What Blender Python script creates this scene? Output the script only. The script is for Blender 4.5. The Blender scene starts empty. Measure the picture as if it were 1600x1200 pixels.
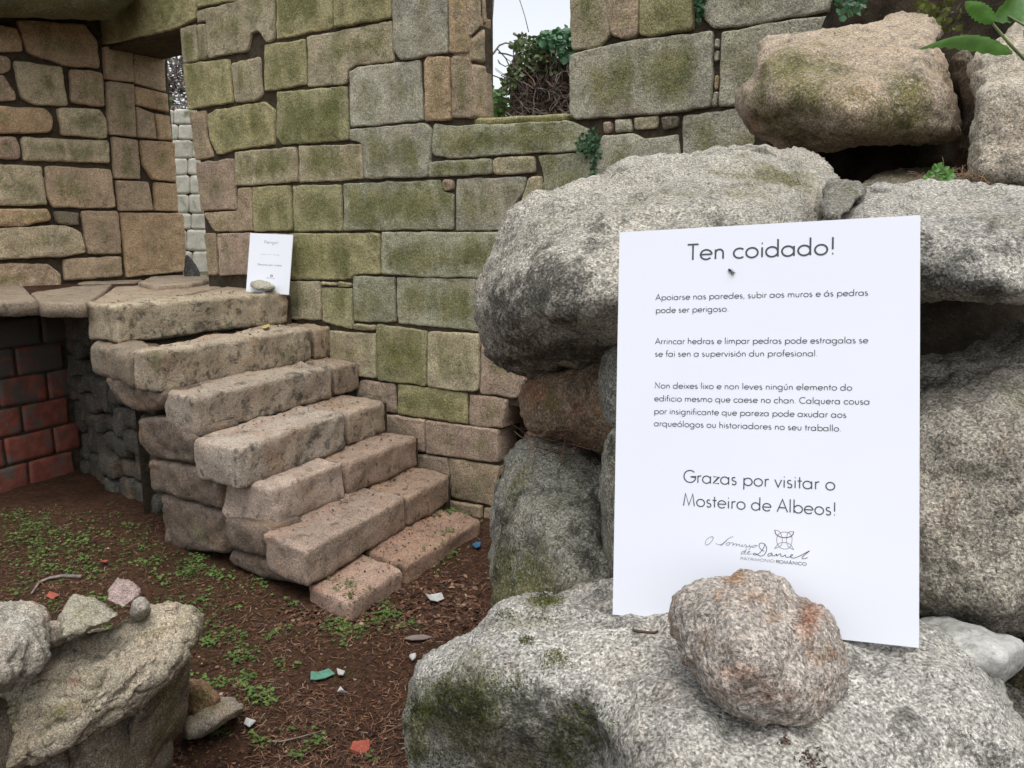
import bpy, math, random
import numpy as np
from mathutils import Vector

sc = bpy.context.scene
C = sc.collection
RND = random.Random(7)

# ------------------------------------------------------------------ camera
CAMZ = 1.70
F = 1250.0
PITCH = math.atan(240 / 1250.0)
cam = bpy.data.objects.new('camera', bpy.data.cameras.new('camera'))
C.objects.link(cam)
cam.location = (0, 0, CAMZ)
cam.rotation_euler = (math.pi / 2 - PITCH, 0, 0)
cam.data.sensor_width = 36.0
cam.data.lens = 36.0 * F / 1600.0
cam.data.clip_start = 0.02
cam.data.clip_end = 2000
cam.data.dof.use_dof = True
cam.data.dof.focus_distance = 1.1
cam.data.dof.aperture_fstop = 45.0
sc.camera = cam

# ------------------------------------------------------------------ sky, sun, exposure
SUN_EL, SUN_AZ = math.radians(74), math.radians(160)
w = bpy.data.worlds.new('World')
sc.world = w
w.use_nodes = True
wn = w.node_tree
wn.nodes.clear()
sky = wn.nodes.new('ShaderNodeTexSky')
sky.sky_type = 'NISHITA'
sky.sun_disc = False
sky.sun_elevation = SUN_EL
sky.sun_rotation = SUN_AZ
sky.dust_density = 3.0
hs = wn.nodes.new('ShaderNodeHueSaturation')
hs.inputs['Saturation'].default_value = 0.22
bg = wn.nodes.new('ShaderNodeBackground')
bg.inputs['Strength'].default_value = 0.15
wo = wn.nodes.new('ShaderNodeOutputWorld')
wn.links.new(sky.outputs[0], hs.inputs['Color'])
wn.links.new(hs.outputs[0], bg.inputs['Color'])
wn.links.new(bg.outputs[0], wo.inputs['Surface'])
sl = bpy.data.lights.new('sun', 'SUN')
sl.energy = 1.1
sl.angle = math.radians(60)
sl.color = (1.0, 0.97, 0.93)
sun = bpy.data.objects.new('sun', sl)
C.objects.link(sun)
sdir = Vector((math.sin(SUN_AZ) * math.cos(SUN_EL), math.cos(SUN_AZ) * math.cos(SUN_EL), math.sin(SUN_EL)))
sun.rotation_euler = sdir.to_track_quat('Z', 'Y').to_euler()
sun.location = sdir * 30
sc.view_settings.view_transform = 'Standard'
sc.view_settings.look = 'None'
sc.view_settings.gamma = 1.0
sc.view_settings.use_curve_mapping = False
sc.view_settings.exposure = 0.74

# ------------------------------------------------------------------ projection helpers
_c, _s = math.cos(PITCH), math.sin(PITCH)
CAM = np.array([0, 0, CAMZ])

def ray(x, y):
    a = np.asarray(x, float) - 800
    b = 600 - np.asarray(y, float)
    return np.stack([a / F, (F * _c + b * _s) / F, (b * _c - F * _s) / F], -1)

def on_level(x, y, z):                       # the point of a level surface seen there
    r = ray(x, y)
    return CAM + r * ((z - CAMZ) / r[..., 2:3])

def on_plane(x, y, p0, n):
    r = ray(x, y)
    p0 = np.asarray(p0, float); n = np.asarray(n, float)
    t = ((p0 - CAM) @ n) / (r @ n)
    return CAM + r * t[..., None] if np.ndim(t) else CAM + r * t

UA = np.array([.804, -.595, 0.0])            # along the main wall, towards the right
NA = np.array([-.595, -.804, 0.0])           # out of the main wall, towards the camera
A0 = np.array([-1.5, 5.54, 0.0])

def wallp(t, out, z):
    return A0 + UA * t + NA * out + np.array([0, 0, z])

# ------------------------------------------------------------------ noise
_rs = np.random.RandomState(3)
_perm = _rs.permutation(256)
_perm = np.concatenate([_perm, _perm, _perm])
_g = _rs.normal(size=(256, 3)); _g /= np.linalg.norm(_g, axis=1)[:, None]

def perlin(p):
    pi = np.floor(p).astype(int); pf = p - pi
    pi &= 255
    u = pf * pf * pf * (pf * (pf * 6 - 15) + 10)
    out = 0
    for dx in (0, 1):
        for dy in (0, 1):
            for dz in (0, 1):
                h = _perm[_perm[_perm[(pi[:, 0] + dx) & 255] + ((pi[:, 1] + dy) & 255)] + ((pi[:, 2] + dz) & 255)]
                g = _g[h]
                d = (g * (pf - np.array([dx, dy, dz]))).sum(1)
                wx = u[:, 0] if dx else 1 - u[:, 0]
                wy = u[:, 1] if dy else 1 - u[:, 1]
                wz = u[:, 2] if dz else 1 - u[:, 2]
                out = out + d * wx * wy * wz
    return out

def fbm(p, freq, octs=4, gain=.5):
    o = 0; a = 1
    for k in range(octs):
        o = o + a * perlin(p * freq + 17.3 * k); freq *= 2.03; a *= gain
    return o

def ridged(p, freq, octs=3):
    o = 0; a = 1
    for k in range(octs):
        o = o + a * (.35 - np.abs(perlin(p * freq + 31.7 * k))); freq *= 2.1; a *= .5
    return o

# ------------------------------------------------------------------ objects
def mesh(name, V, Fc, mats, smooth=True, attrs=None, matidx=None):
    me = bpy.data.meshes.new(name)
    me.from_pydata([tuple(v) for v in np.asarray(V).tolist()], [], [tuple(f) for f in (Fc.tolist() if hasattr(Fc, 'tolist') else Fc)])
    if not isinstance(mats, (list, tuple)):
        mats = [mats]
    for m in mats:
        me.materials.append(m)
    if smooth:
        me.polygons.foreach_set('use_smooth', [True] * len(me.polygons))
    if matidx is not None:
        me.polygons.foreach_set('material_index', matidx)
    if attrs:
        for k, a in attrs.items():
            at = me.attributes.new(k, 'FLOAT', 'POINT')
            at.data.foreach_set('value', np.asarray(a, dtype=np.float32))
    me.update()
    return me

def link(name, me, parent=None, label=None, cat=None, group=None, kind=None, color=None, loc=None):
    o = bpy.data.objects.new(name, me)
    C.objects.link(o)
    if parent is not None:
        o.parent = parent
        if parent.type == 'EMPTY' and me is not None:      # meshes are in world metres; keep them there
            o.matrix_parent_inverse = parent_inverse(parent)
    if label: o['label'] = label
    if cat: o['category'] = cat
    if group: o['group'] = group
    if kind: o['kind'] = kind
    if color is not None: o.color = color
    if loc is not None: o.location = loc
    return o

def parent_inverse(p):
    from mathutils import Matrix
    return Matrix.Translation(p.location).inverted()

def thing(name, loc, label, cat, group=None):
    return link(name, None, None, label, cat, group, loc=tuple(loc))

# ------------------------------------------------------------------ materials
def new_mat(name):
    m = bpy.data.materials.new(name)
    m.use_nodes = True
    nt = m.node_tree
    b = nt.nodes['Principled BSDF']
    return m, nt, b

class NB:
    def __init__(s, nt): s.nt = nt
    def n(s, t, **k):
        o = s.nt.nodes.new(t)
        for a, v in k.items(): setattr(o, a, v)
        return o
    def lk(s, a, b): s.nt.links.new(a, b)
    def noise(s, vec, scale, detail=3, rough=.55, dist=0):
        o = s.n('ShaderNodeTexNoise')
        o.inputs['Scale'].default_value = scale; o.inputs['Detail'].default_value = detail
        o.inputs['Roughness'].default_value = rough; o.inputs['Distortion'].default_value = dist
        if vec is not None: s.lk(vec, o.inputs['Vector'])
        return o.outputs['Fac']
    def ramp(s, fac, a, b, lo=0.0, hi=1.0):
        o = s.n('ShaderNodeMapRange'); o.interpolation_type = 'SMOOTHSTEP'
        s.lk(fac, o.inputs[0])
        for i, v in zip((1, 2, 3, 4), (a, b, lo, hi)): o.inputs[i].default_value = v
        return o.outputs[0]
    def mix(s, fac, a, b, mode='MIX'):
        o = s.n('ShaderNodeMix'); o.data_type = 'RGBA'; o.blend_type = mode
        if isinstance(fac, (int, float)): o.inputs[0].default_value = fac
        else: s.lk(fac, o.inputs[0])
        for i, v in ((6, a), (7, b)):
            if isinstance(v, (tuple, list)): o.inputs[i].default_value = (*v[:3], 1)
            else: s.lk(v, o.inputs[i])
        return o.outputs[2]
    def math(s, op, a, b=None, c=None):
        o = s.n('ShaderNodeMath'); o.operation = op
        for i, v in enumerate((a, b, c)):
            if v is None: continue
            if isinstance(v, (int, float)): o.inputs[i].default_value = v
            else: s.lk(v, o.inputs[i])
        return o.outputs[0]

def stone_mat(name, grain=350, grain_amt=.5, blotch=9, bump=.6, bump_d=.01, mossc=(.085, .098, .028), rust=.25, lichen=.2, dark=.5, moss_top=0.0, edm=.10, pits=70, pit_shade=.5, m0=.62, m1=.95):
    m, nt, b = new_mat(name)
    q = NB(nt)
    geo = q.n('ShaderNodeNewGeometry'); oi = q.n('ShaderNodeObjectInfo')
    P = geo.outputs['Position']
    # each stone shifts the pattern a little, so that nothing repeats
    sh = q.n('ShaderNodeVectorMath'); sh.operation = 'SCALE'
    cmb = q.n('ShaderNodeCombineXYZ')
    for i in range(3): q.lk(oi.outputs['Random'], cmb.inputs[i])
    q.lk(cmb.outputs[0], sh.inputs[0]); sh.inputs['Scale'].default_value = 7.0
    ad = q.n('ShaderNodeVectorMath'); ad.operation = 'ADD'
    q.lk(P, ad.inputs[0]); q.lk(sh.outputs[0], ad.inputs[1]); V = ad.outputs[0]
    tint = oi.outputs['Color']; mo = oi.outputs['Alpha']
    ed = q.n('ShaderNodeAttribute'); ed.attribute_name = 'ed'
    base = tint
    n1 = q.noise(V, blotch, 5, .6, .4)
    base = q.mix(q.ramp(n1, .32, .68), q.mix(.55, base, (.30, .29, .27), 'MULTIPLY'), q.mix(.35, base, (1.25, 1.2, 1.1), 'MULTIPLY'))
    # restore level after multiply
    base = q.mix(.45, base, tint)
    n2 = q.noise(V, blotch * .45, 4, .6, .8)
    base = q.mix(q.math('MULTIPLY', q.ramp(n2, .5, .72), rust), base, (.33, .19, .10))
    # grey green biofilm (wide, soft) and moss
    mpz = q.n('ShaderNodeMapping'); mpz.inputs['Scale'].default_value = (1.25, 1.25, .55); q.lk(P, mpz.inputs[0])
    n3 = q.noise(mpz.outputs[0], 4.2, 4, .6, .5)
    n3b = q.noise(V, 28, 4, .7)
    mf = q.math('ADD', q.math('MULTIPLY', n3, 1.35), q.math('MULTIPLY', n3b, .35))
    mf = q.math('ADD', mf, -.35)
    mf = q.math('ADD', mf, q.math('MULTIPLY', mo, .55))
    mf = q.math('ADD', mf, q.math('MULTIPLY', ed.outputs['Fac'], edm))
    if moss_top:
        sp = q.n('ShaderNodeSeparateXYZ'); q.lk(geo.outputs['Normal'], sp.inputs[0])
        mf = q.math('ADD', mf, q.math('MULTIPLY', sp.outputs[2], moss_top))
    mp = q.n('ShaderNodeAttribute'); mp.attribute_name = 'mossy'; dp = q.n('ShaderNodeAttribute'); dp.attribute_name = 'crust_shade'; rp = q.n('ShaderNodeAttribute'); rp.attribute_name = 'rusty'
    base = q.mix(q.math('MULTIPLY', q.ramp(q.math('ADD', q.noise(V, 22, 4, .7), q.math('MULTIPLY', rp.outputs['Fac'], .35)), .56, .78), q.math('MULTIPLY', rp.outputs['Fac'], .9)), base, (.30, .13, .07))
    mf = q.math('ADD', mf, q.math('MULTIPLY', mp.outputs['Fac'], .50))
    mfac = q.math('MULTIPLY', q.ramp(mf, m0, m1), .88)
    mvar = q.mix(q.ramp(q.noise(V, 6, 3), .35, .65), mossc, (mossc[0] * 1.6, mossc[1] * 1.42, mossc[2] * 1.9))
    base = q.mix(mfac, base, mvar)
    # lichen pale spots
    n4 = q.noise(V, 40, 3, .6, .3)
    base = q.mix(q.math('MULTIPLY', q.ramp(n4, .60, .70), lichen), base, (.55, .55, .50))
    # dark crust, with shade painted on undercut faces
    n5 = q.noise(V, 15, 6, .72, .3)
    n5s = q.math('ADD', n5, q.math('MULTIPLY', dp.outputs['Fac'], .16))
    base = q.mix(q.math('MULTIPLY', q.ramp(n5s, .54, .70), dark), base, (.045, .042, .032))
    # grain
    g1 = q.noise(P, grain, 2, .8)
    gr = q.ramp(g1, .30, .70, 1 - grain_amt, 1 + grain_amt)
    vm = q.n('ShaderNodeVectorMath'); vm.operation = 'SCALE'
    q.lk(base, vm.inputs[0]); q.lk(gr, vm.inputs['Scale'])
    base = vm.outputs[0]
    vo = q.n('ShaderNodeTexVoronoi'); vo.inputs['Scale'].default_value = grain * 1.0; q.lk(P, vo.inputs['Vector'])
    sv = q.n('ShaderNodeSeparateXYZ'); q.lk(vo.outputs['Color'], sv.inputs[0])
    vb = q.n('ShaderNodeVectorMath'); vb.operation = 'SCALE'; q.lk(base, vb.inputs[0]); q.lk(q.ramp(sv.outputs[2], .0, 1.0, 1 - grain_amt * .6, 1 + grain_amt * .6), vb.inputs['Scale']); base = vb.outputs[0]
    base = q.mix(q.math('MULTIPLY', q.ramp(sv.outputs[0], .80, .84), grain_amt * .8), base, (.05, .05, .05))
    base = q.mix(q.math('MULTIPLY', q.ramp(sv.outputs[1], .88, .91), grain_amt * .6), base, (.62, .60, .56))
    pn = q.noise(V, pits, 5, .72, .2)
    base = q.mix(q.math('MULTIPLY', q.ramp(pn, .46, .30), pit_shade), base, (.04, .036, .026))  # shade of the pits painted into the colour, following the bump noise
    q.lk(base, b.inputs['Base Color'])
    b.inputs['Roughness'].default_value = .9
    b.inputs['Specular IOR Level'].default_value = .25
    h = q.math('ADD', q.math('MULTIPLY', pn, 1.0), q.math('MULTIPLY', g1, .35))
    h = q.math('ADD', h, q.math('MULTIPLY', q.ramp(n5, .50, .70), -.25))
    bu = q.n('ShaderNodeBump'); bu.inputs['Strength'].default_value = bump; bu.inputs['Distance'].default_value = bump_d
    q.lk(h, bu.inputs['Height']); q.lk(bu.outputs[0], b.inputs['Normal'])
    return m

M = {}
M['ashlar'] = stone_mat('weathered_ashlar', grain=170, grain_amt=.34, blotch=6, bump=.9, bump_d=.016, pits=55, dark=.35, lichen=.12, edm=.30, mossc=(.145, .155, .045), m0=.64, m1=1.10, pit_shade=.45)
M['step'] = stone_mat('worn_step_stone', grain=190, grain_amt=.26, blotch=7, bump=.75, bump_d=.014, rust=.45, dark=.78, lichen=.15, pits=55, pit_shade=.6, m0=.70, mossc=(.12, .12, .05))
M['granite'] = stone_mat('grey_granite', grain=330, grain_amt=.5, blotch=9, bump=.9, bump_d=.010, rust=.22, lichen=.35, dark=.78, mossc=(.105, .108, .030), pits=120, pit_shade=.8)
M['granite_pink'] = stone_mat('pinkish_granite', grain=330, grain_amt=.5, blotch=42, bump=.9, bump_d=.009, rust=.85, lichen=.4, dark=.4, pits=130, pit_shade=.25)
M['granite_far'] = stone_mat('tan_granite', grain=260, grain_amt=.42, blotch=7, bump=.85, bump_d=.010, rust=.3, lichen=.3, dark=.55, mossc=(.115, .11, .028), pits=70, pit_shade=.8)
M['quartz'] = stone_mat('white_quartz', grain=150, grain_amt=.12, blotch=14, bump=.5, bump_d=.006, rust=.08, lichen=.1, dark=.3, pits=40)
M['pale_block'] = stone_mat('pale_block', grain=60, grain_amt=.08, blotch=5, bump=.4, bump_d=.008, rust=.05, lichen=.05, dark=.3, pit_shade=.2)

def brick_mat():
    m, nt, b = new_mat('red_hollow_brick'); q = NB(nt)
    P = q.n('ShaderNodeNewGeometry').outputs['Position']
    c = q.mix(q.ramp(q.noise(P, 14, 4), .35, .65), (.18, .048, .032), (.26, .078, .05))
    c = q.mix(q.math('MULTIPLY', q.ramp(q.noise(P, 7, 5, .65, .5), .50, .64), .85), c, (.10, .095, .08))
    c = q.mix(q.math('MULTIPLY', q.ramp(q.noise(P, 11, 5, .7, .5), .64, .72), .6), c, (.35, .32, .28))
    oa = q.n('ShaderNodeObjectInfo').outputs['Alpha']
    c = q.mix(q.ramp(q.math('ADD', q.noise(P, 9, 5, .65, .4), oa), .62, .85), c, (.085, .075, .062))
    q.lk(c, b.inputs['Base Color']); b.inputs['Roughness'].default_value = .85
    bu = q.n('ShaderNodeBump'); bu.inputs['Strength'].default_value = .5; bu.inputs['Distance'].default_value = .006
    q.lk(q.noise(P, 50, 4, .6), bu.inputs['Height']); q.lk(bu.outputs[0], b.inputs['Normal'])
    return m
M['brick'] = brick_mat()

def earth_mat(name, a, bcol, c3, scale=30, bump=.8):
    m, nt, b = new_mat(name); q = NB(nt)
    P = q.n('ShaderNodeNewGeometry').outputs['Position']
    c = q.mix(q.ramp(q.noise(P, scale, 6, .7), .35, .65), a, bcol)
    c = q.mix(q.ramp(q.noise(P, scale * 5, 4, .7), .55, .72), c, c3)
    c = q.mix(q.math('MULTIPLY', q.ramp(q.noise(P, 1.6, 4, .6), .45, .65), .35), c, (a[0] * .5, a[1] * .5, a[2] * .5))
    q.lk(c, b.inputs['Base Color']); b.inputs['Roughness'].default_value = 1.0
    b.inputs['Specular IOR Level'].default_value = .1
    bu = q.n('ShaderNodeBump'); bu.inputs['Strength'].default_value = bump; bu.inputs['Distance'].default_value = .02
    q.lk(q.noise(P, scale * 2, 6, .75), bu.inputs['Height']); q.lk(bu.outputs[0], b.inputs['Normal'])
    return m
M['soil'] = earth_mat('litter_soil', (.034, .019, .012), (.085, .043, .026), (.16, .09, .055), 34)
M['mortar'] = earth_mat('earth_mortar', (.050, .040, .027), (.09, .072, .05), (.15, .12, .09), 20)
M['shade_dark_earth'] = earth_mat('shade_dark_earth', (.022, .017, .012), (.045, .035, .024), (.07, .06, .035), 18)  # earth kept very dark so its colour carries the shade of gaps and hollows
M['field'] = earth_mat('field_soil', (.06, .065, .03), (.09, .08, .05), (.12, .11, .06), 3)

def plain(name, col, rough=.6, var=.12, scale=30, spec=.4, sss=None, trans=0):
    m, nt, b = new_mat(name); q = NB(nt)
    P = q.n('ShaderNodeNewGeometry').outputs['Position']
    c = q.mix(q.ramp(q.noise(P, scale, 3), .3, .7), tuple(v * (1 - var) for v in col), tuple(min(1, v * (1 + var)) for v in col))
    q.lk(c, b.inputs['Base Color']); b.inputs['Roughness'].default_value = rough
    b.inputs['Specular IOR Level'].default_value = spec
    if trans:
        tr = q.n('ShaderNodeBsdfTranslucent'); q.lk(c, tr.inputs[0])
        ms = q.n('ShaderNodeMixShader'); ms.inputs[0].default_value = trans
        out = nt.nodes['Material Output']
        q.lk(b.outputs[0], ms.inputs[1]); q.lk(tr.outputs[0], ms.inputs[2]); q.lk(ms.outputs[0], out.inputs['Surface'])
    return m
M['board'] = plain('white_foam_board', (.78, .81, .88), .45, .012, 4, .4)
M['board_edge'] = plain('white_foam_edge', (.74, .75, .77), .7, .03, 60)
M['ink'] = plain('dark_grey_ink', (.065, .065, .075), .6, .05)
M['ink_light'] = plain('mid_grey_ink', (.16, .15, .155), .6, .05)
M['ink_wine'] = plain('wine_ink', (.055, .018, .028), .6, .05)
M['ink_brown'] = plain('taupe_ink', (.17, .135, .12), .6, .05)
M['fly'] = plain('fly_black', (.012, .012, .014), .3, .1)
M['fly_wing'] = plain('fly_wing', (.25, .25, .26), .3, .1, trans=.5)
M['leaf'] = plain('fresh_leaf', (.10, .23, .045), .4, .25, 60, .5, trans=.35)
M['leaf_dark'] = plain('dark_ivy_leaf', (.05, .13, .055), .4, .4, 12, .5, trans=.2)
M['leaf_olive'] = plain('olive_leaf', (.085, .12, .04), .5, .4, 10, .4, trans=.2)
M['clover'] = plain('clover_leaf', (.095, .165, .04), .6, .4, 9, .3, trans=.25)
M['moss'] = plain('ground_moss', (.075, .088, .022), .9, .4, 8, .1)
M['twig'] = plain('dead_twig', (.11, .075, .05), .9, .3, 40, .2)
M['vine'] = plain('dark_vine', (.085, .055, .04), .9, .4, 20, .2)
M['grey_twig'] = plain('grey_twig', (.20, .17, .15), .9, .3, 30, .2)
M['stem'] = plain('green_stem', (.16, .20, .08), .6, .2, 30, .3)
M['plastic_green'] = plain('green_plastic', (.09, .22, .16), .35, .15, 60)
M['paper'] = plain('white_scrap', (.40, .40, .38), .7, .12, 60)
M['blue'] = plain('blue_scrap', (.03, .12, .22), .5, .2, 60)
M['tile'] = plain('red_tile', (.27, .065, .04), .85, .25, 70)
M['yellow_leaf'] = plain('yellow_leaf', (.42, .34, .12), .7, .2, 70)

def litter_mat():
    m, nt, b = new_mat('dead_litter'); q = NB(nt)
    a = q.n('ShaderNodeAttribute'); a.attribute_name = 'shade'
    r = q.n('ShaderNodeValToRGB')
    els = [(0, (.020, .010, .007)), (.35, (.06, .026, .015)), (.6, (.145, .06, .03)), (.8, (.21, .125, .07)), (.92, (.27, .19, .13)), (1, (.38, .32, .25))]
    r.color_ramp.elements[0].color = (*els[0][1], 1)
    r.color_ramp.elements[1].color = (*els[-1][1], 1)
    for p, cc in els[1:-1]:
        e = r.color_ramp.elements.new(p); e.color = (*cc, 1)
    q.lk(a.outputs['Fac'], r.inputs[0]); q.lk(r.outputs[0], b.inputs['Base Color'])
    b.inputs['Roughness'].default_value = .85
    return m
M['litter'] = litter_mat()

# ------------------------------------------------------------------ shape tools
def fillet(pts, r):
    pts = np.asarray(pts, float); n = len(pts); out = []
    for i in range(n):
        a, p, b = pts[i - 1], pts[i], pts[(i + 1) % n]
        la, lb = np.linalg.norm(a - p), np.linalg.norm(b - p)
        ra, rb = min(r, la * .38), min(r, lb * .38)
        p1 = p + (a - p) / max(la, 1e-9) * ra; p2 = p + (b - p) / max(lb, 1e-9) * rb
        for t in (0, .33, .67, 1):
            out.append((1 - t) ** 2 * p1 + 2 * t * (1 - t) * p + t * t * p2)
    return np.array(out)

def arc_sample(poly, s):                       # poly open polyline, s in 0..1
    d = np.r_[0, np.cumsum(np.linalg.norm(np.diff(poly, axis=0), axis=1))]
    d /= d[-1]
    return np.stack([np.interp(s, d, poly[:, k]) for k in range(2)], 1)

def grid_fill(poly, step, nmax=160, warp=.11, nmin=8):
    """quad grid inside a closed outline; returns (nv+1, nu+1, 2)"""
    poly = np.asarray(poly, float)
    area = .5 * np.sum(poly[:, 0] * np.roll(poly[:, 1], -1) - np.roll(poly[:, 0], -1) * poly[:, 1])
    if area < 0: poly = poly[::-1]
    mn, mx = poly.min(0), poly.max(0)
    q = (poly - mn) / (mx - mn) * 2 - 1
    idx = [int(np.argmax(q @ np.array(v))) for v in ((-1, -1), (1, -1), (1, 1), (-1, 1))]
    n = len(poly)
    sides = []
    for k in range(4):
        i, j = idx[k], idx[(k + 1) % 4]
        if j <= i: j += n
        sides.append(np.array([poly[t % n] for t in range(i, j + 1)]))
    L = [np.linalg.norm(np.diff(s, axis=0), axis=1).sum() for s in sides]
    nu = int(np.clip(max(L[0], L[2]) / step, nmin, nmax)); nv = int(np.clip(max(L[1], L[3]) / step, nmin, nmax))
    s = np.linspace(0, 1, nu + 1); t = np.linspace(0, 1, nv + 1)
    b0 = arc_sample(sides[0], s); b1 = arc_sample(sides[1], t)
    b2 = arc_sample(sides[2], s)[::-1]; b3 = arc_sample(sides[3], t)[::-1]
    S, T = np.meshgrid(s, t)
    S = S[..., None]; T = T[..., None]
    G = (1 - T) * b0[None] + T * b2[None] + (1 - S) * b3[:, None] + S * b1[:, None] \
        - ((1 - S) * (1 - T) * b0[0] + S * (1 - T) * b0[-1] + (1 - S) * T * b2[0] + S * T * b2[-1])
    for _ in range(80):
        G[1:-1, 1:-1] = .25 * (G[:-2, 1:-1] + G[2:, 1:-1] + G[1:-1, :-2] + G[1:-1, 2:])
    if warp:
        ws = (s - warp * np.sin(2 * np.pi * s)) * nu; wt = (t - warp * np.sin(2 * np.pi * t)) * nv
        i = np.clip(ws.astype(int), 0, nu - 1); fi = (ws - i)[None, :, None]
        j = np.clip(wt.astype(int), 0, nv - 1); fj = (wt - j)[:, None, None]
        g = lambda jj, ii: G[jj][:, ii]
        G = (1 - fj) * ((1 - fi) * g(j, i) + fi * g(j, i + 1)) + fj * ((1 - fi) * g(j + 1, i) + fi * g(j + 1, i + 1))
    return G

def edge_dist(G, poly):
    P = G.reshape(-1, 2); a = np.asarray(poly); b = np.roll(a, -1, 0)
    best = np.full(len(P), 1e9)
    for p, q_ in zip(a, b):
        d = q_ - p; l2 = (d @ d) + 1e-12
        t = np.clip(((P - p) @ d) / l2, 0, 1)
        best = np.minimum(best, np.linalg.norm(P - (p + t[:, None] * d), axis=1))
    return best.reshape(G.shape[:2])

def grid_faces(nv, nu, off=0, flip=False):
    a = np.arange((nv + 1) * (nu + 1)).reshape(nv + 1, nu + 1) + off
    f = np.stack([a[:-1, :-1], a[:-1, 1:], a[1:, 1:], a[1:, :-1]], -1).reshape(-1, 4)
    return f[:, ::-1] if flip else f

def ring_idx(nv, nu):
    a = np.arange((nv + 1) * (nu + 1)).reshape(nv + 1, nu + 1)
    return np.concatenate([a[0, :-1], a[:-1, -1], a[-1, :0:-1], a[:0:-1, 0]])

def normals(V, Fc):
    A, B, Cc, D = V[Fc[:, 0]], V[Fc[:, 1]], V[Fc[:, 2]], V[Fc[:, 3]]
    fn = np.cross(Cc - A, D - B)
    N = np.zeros_like(V)
    for k in range(4): np.add.at(N, Fc[:, k], fn)
    return N / (np.linalg.norm(N, axis=1)[:, None] + 1e-12)

def roughen(V, Fc, amp, freq, seed=0, octs=4, crack=0.0, cfreq=None):
    N = normals(V, Fc)
    p = V + seed * 13.7
    p = p + .25 / freq * np.stack([perlin(p * freq * 1.3 + 3), perlin(p * freq * 1.3 + 50), perlin(p * freq * 1.3 + 90)], 1)
    d = amp * fbm(p, freq, octs, .60)
    if crack: d = d + crack * np.minimum(ridged(p + 5, cfreq or freq * .8, 3), .12) 
    return V + N * d[:, None]

def close_back(V, Fc, nv, nu, back_pts):
    """sides + flat back from the boundary ring of a grid"""
    ring = ring_idx(nv, nu); n = len(ring); off = len(V)
    V2 = np.concatenate([V, back_pts, back_pts.mean(0)[None]])
    f = [[ring[(i + 1) % n], ring[i], off + i, off + (i + 1) % n] for i in range(n)]
    c = off + n
    f2 = [[off + (i + 1) % n, off + i, c] for i in range(n)]
    return V2, [list(map(int, x)) for x in Fc] + [list(map(int, x)) for x in f] + [list(map(int, x)) for x in f2]

def face_stone(px, p0, nrm, step=.022, rnd=.016, depth=.16, amp=.006, gap=.003, seed=0, proud=0.0, bulge=.0, corner=.014, warp_edge=.004):
    """dressed stone whose face lies in the plane (p0, nrm): rounded arrises, rough face, sides going into the wall"""
    nrm = np.asarray(nrm, float); p0 = np.asarray(p0, float)
    px = np.array(px, float)
    W = on_plane(px[:, 0], px[:, 1], p0, nrm)
    e1 = np.cross([0, 0, 1.0], nrm); e1 /= np.linalg.norm(e1); e2 = np.cross(nrm, e1)
    uv = np.stack([(W - p0) @ e1, (W - p0) @ e2], 1)
    ar = .5 * np.sum(uv[:, 0] * np.roll(uv[:, 1], -1) - np.roll(uv[:, 0], -1) * uv[:, 1])
    if ar < 0: uv = uv[::-1]
    poly = fillet(uv, corner)
    # resample and wobble the outline
    cl = np.r_[poly, poly[:1]]
    Lp = np.linalg.norm(np.diff(cl, axis=0), axis=1).sum()
    ns = int(max(24, Lp / (step * .8)))
    poly = arc_sample(cl, np.linspace(0, 1, ns + 1)[:-1])
    tan = np.roll(poly, -1, 0) - np.roll(poly, 1, 0); tan /= np.linalg.norm(tan, axis=1)[:, None] + 1e-9
    nor = np.stack([tan[:, 1], -tan[:, 0]], 1)
    p3 = np.c_[poly, np.full(len(poly), seed * 3.1)]
    poly = poly + nor * (warp_edge * 1.6 * fbm(p3, 9, 3)[:, None] - gap)
    poly = poly + nor * (warp_edge * .9 * np.minimum(fbm(p3 + 40, 32, 2), .1)[:, None])
    G = grid_fill(poly, step, 90, .10)
    nv, nu = G.shape[0] - 1, G.shape[1] - 1
    d = edge_dist(G, poly)
    k = np.clip(d / rnd, 0, 1)
    h = -rnd * (1 - np.sqrt(np.clip(1 - (1 - k) ** 2, 0, 1))) + proud
    dm = d.max()
    h = h + bulge * (1 - (1 - np.clip(d / dm, 0, 1)) ** 2)
    V = p0 + G.reshape(-1, 2)[:, :1] * e1 + G.reshape(-1, 2)[:, 1:] * e2 + h.reshape(-1, 1) * nrm
    Fc = grid_faces(nv, nu)
    if ((np.cross(V[Fc[0, 1]] - V[Fc[0, 0]], V[Fc[0, 3]] - V[Fc[0, 0]])) @ nrm) < 0: Fc = Fc[:, ::-1]
    inside = (d.reshape(-1) > 1e-5)
    V = V + nrm * (amp * fbm(V + seed * 7.7, 11, 4, .55) * (.35 + .65 * k.reshape(-1)) + amp * .9 * np.minimum(fbm(V + seed * 3.3 + 9, 34, 2), 0))[:, None]
    ring = ring_idx(nv, nu)
    back = V[ring] - nrm * depth
    Vb, Fl = close_back(V, Fc, nv, nu, back)
    edv = np.zeros(len(Vb)); edv[:len(V)] = np.clip(d.reshape(-1) / (dm * .8), 0, 1)
    return Vb, Fl, edv

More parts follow.
